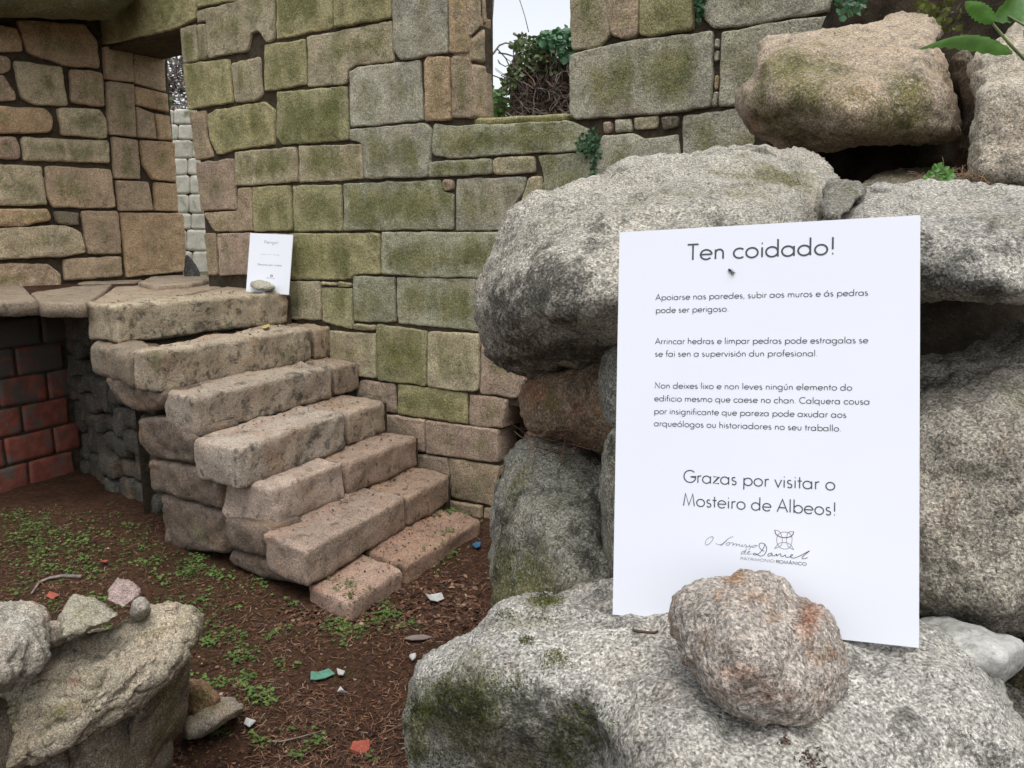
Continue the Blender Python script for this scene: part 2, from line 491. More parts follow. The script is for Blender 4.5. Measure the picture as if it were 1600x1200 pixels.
def tps(ctrl):
    c = np.array(ctrl, float); X = c[:, :2] / 400.0; z = c[:, 2]; n = len(X)
    if n < 4:
        A = np.c_[np.ones(n), X] if n == 3 else None
        if n == 3:
            s = np.linalg.lstsq(A, z, rcond=None)[0]; return lambda x, y: s[0] + s[1] * x / 400 + s[2] * y / 400
        return lambda x, y: np.full(np.shape(x), z.mean())
    def U(r2): return .5 * r2 * np.log(r2 + 1e-9)
    K = U(((X[:, None] - X[None]) ** 2).sum(-1)) + np.eye(n) * 1e-2
    Pm = np.c_[np.ones(n), X]
    A = np.block([[K, Pm], [Pm.T, np.zeros((3, 3))]])
    s = np.linalg.lstsq(A, np.r_[z, 0, 0, 0], rcond=None)[0]
    def f(x, y):
        Q = np.stack([x, y], -1) / 400.0; sh = Q.shape[:-1]; Q = Q.reshape(-1, 2)
        r2 = ((Q[:, None] - X[None]) ** 2).sum(-1)
        return (U(r2) @ s[:n] + s[n] + Q @ s[n + 1:]).reshape(sh)
    return f

def boulder_mesh(outline, ctrl, R=60, rdep=.07, tback=.18, step=5, amp=.012, freq=9, crack=.0, seed=0, edge=2.0, jag=1.5, chaik=2, nmax=190, fine=.004, ffreq=55, prof=.5, strata=0.0, sdir=(.8, .3, .5), sfreq=16):
    """a free stone: its outline seen from the front gets its own distance, a modelled front (ctrl = x, y, distance) and a round back"""
    poly = np.array(outline, float)
    for _ in range(chaik):
        q1 = poly * .8 + np.roll(poly, -1, 0) * .2; q2 = poly * .2 + np.roll(poly, -1, 0) * .8
        poly = np.stack([q1, q2], 1).reshape(-1, 2)
    cl = np.r_[poly, poly[:1]]
    Lp = np.linalg.norm(np.diff(cl, axis=0), axis=1).sum()
    ns = int(max(40, Lp / step))
    poly = arc_sample(cl, np.linspace(0, 1, ns + 1)[:-1])
    tan = np.roll(poly, -1, 0) - np.roll(poly, 1, 0); tan /= np.linalg.norm(tan, axis=1)[:, None] + 1e-9
    nor = np.stack([tan[:, 1], -tan[:, 0]], 1)
    sc_ = .02 if max(np.ptp(poly[:, 0]), np.ptp(poly[:, 1])) > 150 else .05
    poly = poly + nor * (jag * 2.2 * fbm(np.c_[poly * sc_, np.full(len(poly), seed * 2.1)], 1.0, 4, .6))[:, None]
    G = grid_fill(poly, step, nmax, .11)
    nv, nu = G.shape[0] - 1, G.shape[1] - 1
    d = edge_dist(G, poly)
    D = tps(ctrl)(G[..., 0], G[..., 1])
    k = np.clip(d / R, 0, 1)
    pr = np.clip(1 - (1 - k) ** 2, 0, 1) ** prof
    front = D + rdep * (1 - pr)
    Rb = max(d.max() * .9, 1)
    kb = np.clip(d / Rb, 0, 1)
    back = D + rdep + tback * np.sqrt(np.clip(1 - (1 - kb) ** 2, 0, 1))
    r = ray(G[..., 0], G[..., 1])
    Vf = CAM + r * front[..., None]; Vk = CAM + r * back[..., None]
    V = Vf.reshape(-1, 3); Fc = grid_faces(nv, nu)
    tc = V[Fc[0]].mean(0) - CAM
    mid = Fc[len(Fc) // 2]
    if (np.cross(V[mid[1]] - V[mid[0]], V[mid[3]] - V[mid[0]]) @ (V[mid[0]] - CAM)) > 0: fl = True
    else: fl = False
    if fl: Fc = Fc[:, ::-1]
    # back grid shares the boundary ring; coarser would do, kept equal for a clean seam
    n = (nv + 1) * (nu + 1)
    idm = np.full(n, -1); ring = ring_idx(nv, nu); idm[ring] = ring
    inner = np.setdiff1d(np.arange(n), ring); idm[inner] = n + np.arange(len(inner))
    Vall = np.concatenate([V, Vk.reshape(-1, 3)[inner]])
    Fb = idm[(grid_faces(nv, nu) if fl else grid_faces(nv, nu)[:, ::-1])]
    Fa = np.concatenate([Fc, Fb])
    Vall = roughen(Vall, Fa, amp, freq, seed, 5, crack, freq * .7)
    if strata:
        sd_ = np.array(sdir) / np.linalg.norm(sdir); N_ = normals(Vall, Fa)
        ps = Vall + .02 * np.stack([perlin(Vall * 12 + k) for k in (1, 9, 20)], 1); ps = ps - .82 * (ps @ sd_)[:, None] * sd_
        Vall = Vall + N_ * (strata * (ridged(ps, sfreq, 4)))[:, None]
    if fine: Vall = roughen(Vall, Fa, fine, ffreq, seed + 3, 3)
    ed = np.zeros(len(Vall)); ed[:n] = np.clip(d.reshape(-1) / (d.max() * .8), 0, 1)
    return Vall, Fa, ed

def stains(V, spots):
    D_ = V - CAM; f_ = D_[:, 1] * _c - D_[:, 2] * _s; x = 800 + F * D_[:, 0] / f_; y = 600 - F * (D_[:, 1] * _s + D_[:, 2] * _c) / f_
    a = np.zeros(len(V))
    for (cx, cy, rx, ry, st) in spots: a = a + st * np.exp(-((x - cx) / rx) ** 2 - ((y - cy) / ry) ** 2)
    return np.clip(a, -1, 1.2)

def boulder(name, label, outline, ctrl, mat, tint, moss=0.0, cat='boulder', group=None, mp=(), dp=(), rp=(), **k):
    V, Fc, ed = boulder_mesh(outline, ctrl, **k)
    at = {'ed': ed}
    for nm_, sp_ in (('mossy', mp), ('crust_shade', dp), ('rusty', rp)):  # dp spots: dark stains, and painted shade on undercut faces
        if sp_: at[nm_] = stains(V, sp_)
    o = link(name, mesh(name, V, Fc, M[mat], attrs=at), None, label, cat, group, color=(*tint, moss))
    return o

def block_mesh(corners, rad=.03, amp=.010, step=.03, seed=0, freq=7, crack=0.0, fine=.003, ffreq=40):
    """rough block from 8 corners: bottom FL FR BR BL then top FL FR BR BL"""
    c = np.asarray(corners, float)
    lx = (np.linalg.norm(c[1] - c[0]) + np.linalg.norm(c[5] - c[4])) / 2
    ly = (np.linalg.norm(c[3] - c[0]) + np.linalg.norm(c[7] - c[4])) / 2
    lz = (np.linalg.norm(c[4] - c[0]) + np.linalg.norm(c[6] - c[2])) / 2
    hd = np.array([lx, ly, lz]) / 2
    n = [int(np.clip(l / step, 4, 60)) for l in (lx, ly, lz)]
    ix = {}; V = []; Fc = []
    def vid(i, j, k):
        key = (i, j, k)
        if key not in ix: ix[key] = len(V); V.append(key)
        return ix[key]
    for k in (0, n[2]):
        for i in range(n[0]):
            for j in range(n[1]):
                f = [vid(i, j, k), vid(i + 1, j, k), vid(i + 1, j + 1, k), vid(i, j + 1, k)]
                Fc.append(f if k else f[::-1])
    for j in (0, n[1]):
        for i in range(n[0]):
            for k in range(n[2]):
                f = [vid(i, j, k), vid(i + 1, j, k), vid(i + 1, j, k + 1), vid(i, j, k + 1)]
                Fc.append(f[::-1] if j else f)
    for i in (0, n[0]):
        for j in range(n[1]):
            for k in range(n[2]):
                f = [vid(i, j, k), vid(i, j + 1, k), vid(i, j + 1, k + 1), vid(i, j, k + 1)]
                Fc.append(f if i else f[::-1])
    Q = np.array(V, float) / np.array(n)
    Q = Q - .045 * np.sin(4 * np.pi * Q) / 1.0 * 0 - .10 * np.sin(2 * np.pi * Q)
    Pm = (Q * 2 - 1) * hd
    r = min(rad, hd.min() * .8)
    inner = np.clip(Pm, -(hd - r), hd - r)
    dv = Pm - inner; ln = np.linalg.norm(dv, axis=1)[:, None]
    Pm = np.where(ln > 1e-9, inner + dv / np.maximum(ln, 1e-9) * r, Pm)
    t = (Pm / hd + 1) / 2
    x, y, z = t[:, :1], t[:, 1:2], t[:, 2:]
    W = ((1 - x) * (1 - y) * (1 - z) * c[0] + x * (1 - y) * (1 - z) * c[1] + x * y * (1 - z) * c[2] + (1 - x) * y * (1 - z) * c[3]
         + (1 - x) * (1 - y) * z * c[4] + x * (1 - y) * z * c[5] + x * y * z * c[6] + (1 - x) * y * z * c[7])
    block_mesh.param = t
    Fc = np.array(Fc)
    ctr = W.mean(0)
    N = normals(W, Fc)
    if ((W - ctr) * N).sum() < 0: Fc = Fc[:, ::-1]
    W = roughen(W, Fc, amp, freq, seed, 4, crack)
    if fine: W = roughen(W, Fc, fine, ffreq, seed + 2, 3)
    return W, Fc, np.full(len(W), .5)

def box_corners(FL, FR, BR, BL, z0, z1, flare=0.0):
    q = [np.array(p, float)[:2] for p in (FL, FR, BR, BL)]
    ctr = sum(q) / 4
    lo = [np.r_[ctr + (p - ctr) * (1 + flare), z0] for p in q]
    hi = [np.r_[p, z1] for p in q]
    return lo + hi

def tube(pts, rads, sides=6, close=True):
    pts = [np.asarray(p, float) for p in pts]
    if not hasattr(rads, '__len__'): rads = [rads] * len(pts)
    V = []; Fc = []
    for i, p in enumerate(pts):
        d = pts[min(i + 1, len(pts) - 1)] - pts[max(i - 1, 0)]
        d /= np.linalg.norm(d) + 1e-12
        a = np.cross(d, [0, 0, 1.0]) if abs(d[2]) < .9 else np.cross(d, [1.0, 0, 0])
        a /= np.linalg.norm(a); b = np.cross(d, a)
        for k in range(sides):
            t = 2 * math.pi * k / sides
            V.append(p + rads[i] * (math.cos(t) * a + math.sin(t) * b))
    for i in range(len(pts) - 1):
        for k in range(sides):
            k2 = (k + 1) % sides
            Fc.append([i * sides + k, i * sides + k2, (i + 1) * sides + k2, (i + 1) * sides + k])
    if close:
        Fc.append(list(range(sides))[::-1]); Fc.append([(len(pts) - 1) * sides + k for k in range(sides)])
    return V, Fc

class MB:
    def __init__(s): s.V = []; s.F = []; s.A = []
    def add(s, V, Fc, a=0.0):
        o = len(s.V); s.V.extend([tuple(v) for v in V]); s.F.extend([[i + o for i in f] for f in Fc]); s.A.extend([a] * len(V))
    def make(s, name, mat, smooth=False):
        return mesh(name, s.V, s.F, mat, smooth, attrs={'shade': s.A})

def solid_box(name, p, mat, parent=None, **k):
    """p: 8 corners"""
    me = mesh(name, p, [[0, 3, 2, 1], [4, 5, 6, 7], [0, 1, 5, 4], [1, 2, 6, 5], [2, 3, 7, 6], [3, 0, 4, 7]], mat, False)
    return link(name, me, parent, **k)

def wall_box(t0, t1, o0, o1, z0, z1):
    q = [wallp(t0, o0, 0), wallp(t1, o0, 0), wallp(t1, o1, 0), wallp(t0, o1, 0)]
    return [v + [0, 0, z0] for v in q] + [v + [0, 0, z1] for v in q]

# =================================================================== GROUND
def axis(lo, hi, dl, dh, stp):
    a = np.arange(dl, dh + 1e-6, stp); left = []; v = dl; s = stp
    while v > lo: s *= 1.5; v -= s; left.append(v)
    right = []; v = dh; s = stp
    while v < hi: s *= 1.5; v += s; right.append(v)
    return np.r_[left[::-1], a, right]

def ground_z(x, y):
    p = np.stack([x, y, np.zeros_like(x)], -1)
    near = np.clip(1.4 - np.hypot(x + 1.3, y - 3.8) / 6, 0, 1)
    return (.030 * fbm(p, 1.3, 3) + .016 * fbm(p + 4, 9, 3)) * near + .03 * np.exp(-((x + 2.2) ** 2 + (y - 4.3) ** 2) / .8)

gx = axis(-900, 900, -3.6, .9, .022); gy = axis(-900, 1200, 1.9, 5.8, .022)
GX, GY = np.meshgrid(gx, gy)
GV = np.stack([GX, GY, ground_z(GX.ravel(), GY.ravel()).reshape(GX.shape)], -1).reshape(-1, 3)
link('ground', mesh('ground', GV, grid_faces(len(gy) - 1, len(gx) - 1), M['soil']), kind='structure',
     label='brown soil strewn with needles and clover in front of the steps')

# higher ground outside, behind the main wall and the doorway
tb = wall_box(-60, 60, -.62, -120, -.5, 1.24)
solid_box('outer_ground', tb, M['field'], kind='structure', label='raised ground outside behind the ruined wall')

# =================================================================== MAIN WALL
GRN = (.39, .37, .20); GRG = (.40, .40, .275); BEI = (.50, .44, .29); BRN = (.46, .36, .24); GRY = (.48, .46, .35); OLV = (.45, .41, .21); DRK = (.20, .17, .12); ORG = (.52, .38, .225); PNK = (.48, .365, .27)
TOP = -75
wallA = thing('stone_wall', wallp(1.0, 0, 0), 'tall ashlar wall of squared green-stained granite blocks with a window opening', 'wall')
WS = [  # (outline seen, tint, moss)
 ([(140, TOP), (305, TOP), (305, 30), (278, 44), (156, 71), (150, 40)], OLV, .45, 'lintel'),
 ([(307, TOP), (372, TOP), (370, 1), (307, 12)], OLV, .4),
 ([(306, 17), (318, 14), (319, 34), (306, 36)], BEI, .1),
 ([(279, 44), (304, 38), (308, 95), (284, 100)], BEI, .25), ([(306, 38), (320, 36), (323, 91), (310, 94)], BEI, .3),
 ([(320, 14), (371, 3), (374, TOP), (426, TOP), (427, 63), (414, 68), (405, 50), (392, 52), (386, 80), (325, 91)], BEI, .22),
 ([(428, TOP), (517, TOP), (518, 45), (430, 62)], OLV, .38),
 ([(519, TOP), (611, TOP), (611, 28), (521, 45)], OLV, .25),
 ([(613, TOP), (700, TOP), (699, 83), (660, 90), (625, 94), (614, 78)], GRY, .05),
 ([(702, TOP), (733, TOP), (735, 85), (701, 83)], ORG, .1),
 ([(411, 70), (475, 61), (478, 133), (412, 143)], OLV, .42),
 ([(478, 58), (611, 32), (614, 96), (552, 103), (542, 110), (541, 132), (480, 136)], BEI, .2),
 ([(285, 101), (357, 91), (362, 160), (293, 172)], OLV, .15),
 ([(360, 99), (404, 88), (409, 150), (398, 158), (366, 160)], BEI, .1),
 ([(543, 112), (556, 104), (655, 94), (661, 189), (546, 199)], GRY, .02),
 ([(295, 175), (320, 172), (322, 214), (333, 246), (304, 251)], BRN, .1),
 ([(322, 180), (337, 171), (412, 159), (428, 172), (428, 226), (365, 235), (338, 242), (327, 218)], OLV, .3),
 ([(432, 144), (541, 134), (544, 220), (440, 226), (430, 212)], GRN, .6),
 ([(662, 96), (668, 88), (702, 87), (704, 187), (664, 190)], ORG, .0), ([(704, 87), (735, 88), (740, 184), (706, 186)], BRN, -.05),
 ([(546, 202), (665, 192), (675, 203), (672, 244), (667, 277), (569, 280), (565, 223), (546, 219)], GRY, .3),
 ([(366, 238), (462, 229), (464, 284), (393, 290), (368, 290)], BEI, .32),
 ([(465, 228), (565, 225), (567, 280), (467, 286)], BEI, .35),
 ([(305, 254), (363, 248), (369, 327), (313, 330)], PNK, -.1),
 ([(371, 294), (392, 293), (395, 361), (335, 362), (318, 333), (371, 329)], BRN, -.1),
 ([(317, 364), (335, 364), (338, 430), (324, 430)], BRN, -.1),
 ([(394, 292), (453, 290), (455, 361), (396, 362)], OLV, .45),
 ([(456, 290), (532, 288), (533, 361), (458, 362)], GRN, .4),
 ([(535, 287), (687, 281), (691, 299), (707, 302), (706, 358), (536, 361)], GRG, .42),
 ([(690, 281), (708, 280), (708, 298), (692, 299)], PNK, 0),
 ([(711, 279), (821, 276), (815, 302), (800, 324), (790, 360), (711, 360)], GRY, .3),
 ([(826, 278), (845, 273), (846, 300), (812, 322)], BEI, .2),
 ([(668, 252), (767, 248), (768, 272), (668, 278)], GRG, .3), ([(769, 247), (834, 243), (836, 270), (770, 273)], BEI, .2),
 ([(674, 216), (677, 193), (705, 197), (885, 188), (921, 201), (920, 235), (700, 248), (674, 241)], GRG, .35),
 ([(838, 243), (918, 237), (927, 262), (920, 330), (852, 330), (846, 270)], GRG, .45),
 ([(941, 212), (985, 208), (1006, 217), (1058, 209), (1064, 300), (930, 330), (928, 240)], GRY, .12),
 ([(941, 191), (955, 190), (955, 206), (942, 208)], PNK, 0), ([(959, 187), (984, 185), (986, 205), (960, 207)], GRY, 0),
 ([(989, 184), (1027, 181), (1026, 200), (1004, 205), (990, 202)], BEI, 0), ([(1031, 183), (1060, 181), (1058, 199), (1036, 203)], DRK, 0),
 ([(890, 85), (965, 66), (1071, 53), (1113, 49), (1110, 168), (1045, 178), (980, 181), (900, 187), (889, 178)], GRY, .22),
 ([(889, TOP), (938, TOP), (953, 56), (934, 74), (891, 79)], BEI, .25),
 ([(942, TOP), (1000, TOP), (995, 57), (975, 63), (956, 55), (945, 20)], BRN, .0),
 ([(1002, TOP), (1086, TOP), (1082, 46), (1010, 58), (998, 55)], OLV, .35),
 ([(1101, TOP), (1305, TOP), (1300, 17), (1180, 38), (1113, 45), (1100, 30)], GRY, .05),
 ([(1127, 50), (1200, 37), (1305, 22), (1400, 8), (1400, 130), (1200, 160), (1122, 167)], GRY, .25),
 ([(1116, 62), (1124, 60), (1123, 76), (1116, 77)], GRY, 0), ([(1116, 79), (1123, 78), (1122, 96), (1115, 98)], GRY, 0),
 ([(1115, 118), (1122, 117), (1121, 140), (1114, 142)], ORG, 0), ([(1113, 145), (1121, 143), (1119, 166), (1112, 168)], GRY, 0),
 ([(1065, 181), (1150, 169), (1290, 148), (1290, 250), (1160, 300), (1066, 300)], GRY, .12),
 ([(339, 365), (392, 364), (393, 430), (343, 430)], PNK, -.1),
 ([(395, 365), (592, 364), (593, 428), (550, 430), (548, 437), (460, 437), (397, 432)], OLV, .3),
 ([(595, 363), (790, 362), (780, 435), (675, 434), (595, 429)], GRG, .3),
 ([(440, 439), (499, 440), (500, 501), (444, 498)], BEI, -.05),
 ([(501, 440), (525, 441), (525, 447), (501, 446)], BEI, 0), ([(527, 441), (548, 442), (548, 449), (527, 448)], BEI, 0),
 ([(501, 449), (548, 451), (550, 515), (503, 503)], GRN, .3),
 ([(550, 431), (615, 433), (617, 504), (552, 503)], GRG, .35),
 ([(618, 433), (790, 437), (780, 522), (750, 518), (620, 506)], GRG, .3),
 ([(552, 506), (586, 508), (586, 518), (552, 515)], BEI, .1),
 ([(490, 513), (519, 517), (586, 522), (587, 591), (562, 589), (490, 575)], BEI, .1),
 ([(588, 507), (666, 517), (665, 604), (589, 594)], GRN, .5),
 ([(668, 517), (749, 521), (747, 614), (668, 605)], BEI, .28),
 ([(751, 523), (900, 535), (900, 600), (880, 612), (840, 585), (820, 608), (805, 624), (750, 615)], PNK, -.05),
 ([(564, 593), (616, 600), (618, 646), (530, 632)], PNK, 0), ([(619, 600), (729, 615), (729, 664), (620, 647)], OLV, .3),
 ([(732, 616), (792, 625), (784, 670), (732, 665)], PNK, -.1), ([(590, 646), (663, 656), (663, 707), (600, 695)], PNK, -.1),
 ([(665, 657), (778, 672), (779, 724), (665, 709)], PNK, -.05), ([(640, 708), (697, 716), (702, 770), (650, 755)], PNK, -.1),
 ([(699, 716), (779, 729), (772, 792), (704, 778)], BRN, -.05), ([(690, 780), (752, 791), (752, 850), (695, 840)], BRN, -.1), ([(754, 793), (776, 796), (776, 856), (755, 852)], BRN, -.1),
]
jit = random.Random(5)
for i, s in enumerate(WS):
    V, Fc, ed = face_stone(s[0], A0, NA, seed=i, proud=jit.uniform(-.007, .006), depth=.18 if i else .42,
                           rnd=.0065, amp=.009, bulge=jit.uniform(0, .005), step=.015, gap=.0004, corner=jit.choice((.005, .008, .012, .022)), warp_edge=.006)
    k = jit.uniform(.88, 1.1)
    nm = s[3] if len(s) > 3 else 'stone'
    link(nm, mesh(nm, V, Fc, M['ashlar'], attrs={'ed': ed}), wallA, color=(s[1][0] * k, s[1][1] * k, s[1][2] * k, s[2]))
# courses that run on behind the boulders
def to_px(p):
    d = p - CAM; f_ = d[1] * _c - d[2] * _s
    return (800 + F * d[0] / f_, 600 - F * (d[1] * _s + d[2] * _c) / f_)
k_ = 0
for z0, z1, ts in ((.86, 1.27, (1.86, 2.35, 2.75, 3.3, 3.8)), (1.275, 1.685, (1.80, 2.2, 2.7, 3.1, 3.8)), (1.69, 1.95, (2.02, 2.5, 2.95, 3.5, 3.85))):
    for a_, b_ in zip(ts[:-1], ts[1:]):
        V, Fc, ed = face_stone([to_px(wallp(t_, 0, z_)) for t_, z_ in ((a_, z1), (b_, z1), (b_, z0), (a_, z0))], A0, NA, seed=150 + k_, proud=-.014, depth=.15, rnd=.0065, amp=.008, step=.02, gap=.001, corner=.012); k_ += 1
        link('stone', mesh('stone', V, Fc, M['ashlar'], attrs={'ed': ed}), wallA, color=(*(GRG, BEI, GRY)[k_ % 3], .2))
# recessed fillet above the sill and the rough left jamb of the window
V, Fc, ed = face_stone([(705, 199), (886, 189), (888, 176), (738, 184)], A0 - NA * .03, NA, seed=91, depth=.14, step=.03)
link('window_sill', mesh('window_sill', V, Fc, M['ashlar'], attrs={'ed': ed}), wallA, color=(*OLV, .2))
J0 = wallp(1.60, 0, 0)
for i, pl in enumerate(([(736, TOP), (752, TOP), (755, 40), (737, 60)], [(738, 62), (760, 42), (761, 100), (739, 96)], [(740, 98), (762, 103), (765, 184), (743, 186)], [(753, TOP), (760, TOP), (762, 40), (757, 38)])):
    V, Fc, ed = face_stone(pl, J0, UA, seed=95 + i, depth=.12, amp=.010, rnd=.015, step=.018)
    link('jamb_stone', mesh('jamb_stone', V, Fc, M['ashlar'], attrs={'ed': ed}), wallA, color=(*BRN, .1))
# inner fill of the wall, seen only in the joints
IN = -.020
fill = MB()
BX = [[0, 3, 2, 1], [4, 5, 6, 7], [0, 1, 5, 4], [1, 2, 6, 5], [2, 3, 7, 6], [3, 0, 4, 7]]
for t0, t1, o1, z0, z1 in ((-1.04, 1.585, -.20, 0, 3.4), (-1.04, 1.15, -.56, 0, 3.395), (1.587, 1.76, -.20, 0, 2.22), (1.762, 2.25, -.3, .72, 2.215),
                           (2.252, 3.9, -.42, .725, 3.3), (-2.6, -1.042, -.5, 3.14, 3.42)):
    fill.add(wall_box(t0, t1, IN - .001 * len(fill.V) / 8, o1, z0, z1), BX)
link('mortar_core', fill.make('mortar_core', M['mortar']), wallA)
# the low gap at the right foot of the wall: a hollow with its own back, its shade put into the colour
hb = MB(); hb.add(wall_box(1.70, 3.9, -.95, -1.2, 0, .8), BX); hb.add(wall_box(1.55, 1.70, -.3, -1.2, 0, .8), BX)
link('hollow_back', hb.make('hollow_back', M['shade_dark_earth']), wallA)
for i, pl in enumerate(([(784, 640), (822, 648), (822, 672), (786, 678)], [(785, 680), (830, 674), (840, 720), (786, 730)], [(786, 733), (840, 724), (845, 800), (788, 800)])):
    V, Fc, ed = face_stone(pl, A0 - NA * .35, NA, seed=120 + i, depth=.3, amp=.02, rnd=.03, bulge=.03)
    link('stone', mesh('stone', V, Fc, M['ashlar'], attrs={'ed': ed}), wallA, color=(*PNK, 0))

# =================================================================== LEFT WALL (meets the doorway) and its door jamb
JP = wallp(-2.215, 0, 0)
BD = np.array([.66, .751, 0]); NB_ = np.array([.751, -.66, 0])     # along the left wall / out of it
wallB = thing('stone_wall', JP - BD * .5, 'left-hand wall of rounded tan stones running up to the doorway', 'wall')
BS = [
 ([(-60, 30), (28, 42), (38, 80), (-60, 82)], BRN, 0), ([(25, 30), (62, 32), (132, 36), (154, 66), (156, 107), (100, 102), (44, 82)], BRN, .05),
 ([(-60, 84), (10, 86), (19, 92), (19, 108), (8, 114), (-60, 112)], PNK, 0), ([(-60, 115), (8, 116), (28, 146), (26, 158), (-60, 158)], PNK, 0),
 ([(22, 93), (98, 104), (108, 165), (52, 164), (34, 152)], BEI, .2), ([(109, 106), (161, 112), (165, 168), (112, 160)], BRN, .2),
 ([(-60, 161), (72, 168), (84, 184), (81, 207), (-60, 209)], ORG, -.1), ([(90, 167), (157, 170), (168, 188), (169, 216), (97, 211)], BEI, .3),
 ([(-60, 213), (25, 213), (34, 230), (32, 249), (-60, 247)], PNK, -.1), ([(33, 213), (173, 219), (174, 255), (38, 251)], BEI, .35),
 ([(-60, 252), (66, 259), (75, 321), (-60, 322)], BEI, -.05), ([(71, 258), (176, 264), (183, 325), (85, 325), (74, 308)], BRN, .15),
 ([(-60, 325), (76, 326), (81, 344), (40, 353), (-60, 356)], ORG, -.1), ([(83, 329), (126, 331), (124, 353), (90, 350)], DRK, 0),
 ([(128, 328), (186, 330), (192, 397), (137, 398)], BRN, .05), ([(-60, 359), (100, 351), (128, 362), (136, 396), (95, 402), (-60, 409)], BEI, .05),
 ([(99, 405), (192, 400), (195, 432), (102, 440)], BRN, .1), ([(-60, 412), (75, 411), (97, 428), (97, 450), (-60, 470)], BRN, 0),
]
for i, s in enumerate(BS):
    V, Fc, ed = face_stone(s[0], JP, NB_, seed=200 + i, proud=jit.uniform(-.01, .012), rnd=.016, corner=.024, amp=.016, bulge=jit.uniform(.0, .012), gap=.0012, warp_edge=.007, step=.015)
    k = jit.uniform(.9, 1.1)
    link('stone', mesh('stone', V, Fc, M['ashlar'], attrs={'ed': ed}), wallB, color=(s[1][0] * k * 1.18, s[1][1] * k * 1.12, s[1][2] * k * 1.12, s[2] - .08))
RS = [
 ([(163, 72), (207, 79), (210, 129), (166, 124)], BRN, .15), ([(209, 80), (258, 90), (261, 144), (211, 130)], BRN, 0),
 ([(167, 127), (209, 132), (213, 215), (172, 210)], BRN, .2), ([(210, 135), (262, 147), (264, 176), (212, 164)], ORG, 0),
 ([(213, 167), (240, 177), (245, 217), (216, 214)], BRN, 0), ([(242, 177), (266, 181), (270, 220), (249, 218)], ORG, 0),
 ([(176, 213), (217, 219), (221, 280), (181, 279)], BRN, .1), ([(221, 219), (274, 222), (277, 284), (240, 281), (224, 256)], ORG, .05),
 ([(183, 282), (232, 284), (240, 329), (188, 330)], BRN, .1), ([(243, 285), (278, 287), (280, 331), (243, 329)], ORG, -.05),
 ([(190, 332), (280, 333), (288, 336), (294, 424), (200, 434)], ORG, .1),
]
for i, s in enumerate(RS):
    V, Fc, ed = face_stone(s[0], JP, UA, seed=240 + i, proud=jit.uniform(-.008, .012), rnd=.008, corner=.010, amp=.012, bulge=.004, gap=.0004, step=.015)
    link('jamb_stone', mesh('jamb_stone', V, Fc, M['ashlar'], attrs={'ed': ed}), wallB, color=(s[1][0] * 1.12, s[1][1] * 1.08, s[1][2] * 1.08, s[2] - .08))
fb = MB()
def obox(p, d, n, l0, l1, o0, o1, z0, z1):
    q = [p + d * l0 + n * o0, p + d * l1 + n * o0, p + d * l1 + n * o1, p + d * l0 + n * o1]
    return [v * [1, 1, 0] + [0, 0, z0] for v in q] + [v * [1, 1, 0] + [0, 0, z1] for v in q]
fb.add(obox(JP, BD, NB_, -2.6, 0.0, -.045, -.5, 1.0, 3.4), BX)
fb.add(obox(JP, -NA, UA, -.02, .55, -.045, -.5, 1.0, 3.41), BX)
link('mortar_core', fb.make('mortar_core', M['mortar']), wallB)

# heavy cornice stone at the top left corner, under the wall head
boulder('cornice_stone', 'dark rounded cornice stone jutting out above the left wall', [(-90, -120), (150, -120), (215, -70), (222, -10), (200, 14), (160, 30), (90, 30), (0, 26), (-90, 22)],
        [(0, -50, 5.3), (180, -30, 5.6), (0, 20, 5.4), (180, 10, 5.75)], 'ashlar', (.15, .15, .08), .2, cat='cornice', R=45, rdep=.22, tback=.6, step=5, amp=.03, freq=4, seed=31)

# =================================================================== PALE WALL seen through the doorway
FP = np.array([-3.75, 9.1, 0]); FN = np.array([.37, -.93, 0]); FN /= np.linalg.norm(FN)
farw = thing('pale_wall', FP, 'narrow strip of pale block wall seen through the doorway', 'wall')
rows = [170, 194, 218, 247, 273, 303, 333, 358, 392, 432]
off = [268, 275, 262, 290, 258, 292, 260, 288, 262]
for i in range(9):
    y0, y1 = rows[i], rows[i + 1]
    xs = [225, off[i] + 3, off[i] + 38, 350]
    for j in range(3):
        V, Fc, ed = face_stone([(xs[j] + 1, y0 + 1), (xs[j + 1], y0 + 1), (xs[j + 1], y1), (xs[j] + 1, y1)], FP, FN, seed=300 + i * 3 + j, step=.05, depth=.2, rnd=.015, amp=.012, gap=-.004)
        link('block', mesh('block', V, Fc, M['pale_block'], attrs={'ed': ed}), farw, color=(.56, .545, .47, -.2))
q = on_plane(np.array([225., 350.]), np.array([300., 300.]), FP - FN * .04, FN)
qq = [np.r_[q[0][:2], 1.2], np.r_[q[1][:2], 1.2], np.r_[(q[1] - FN * .3)[:2], 1.2], np.r_[(q[0] - FN * .3)[:2], 1.2]]
zt = on_plane(np.array([280.]), np.array([172.]), FP, FN)[0][2]
solid_box('mortar_core', [v for v in qq] + [np.r_[v[:2], zt] for v in qq], M['mortar'], farw)
# dark leaning slab at the foot of the opening
boulder('leaning_slab', 'dark pointed slab leaning at the foot of the doorway gap', [(286, 432), (290, 396), (298, 402), (308, 416), (314, 432), (310, 445), (290, 445)],
        [(290, 400, 6.9), (310, 430, 6.8), (288, 440, 6.8)], 'ashlar', (.05, .05, .05), -.4, cat='stone', R=6, rdep=.03, tback=.08, step=3, amp=.006, seed=33, fine=0, chaik=1, jag=.4)

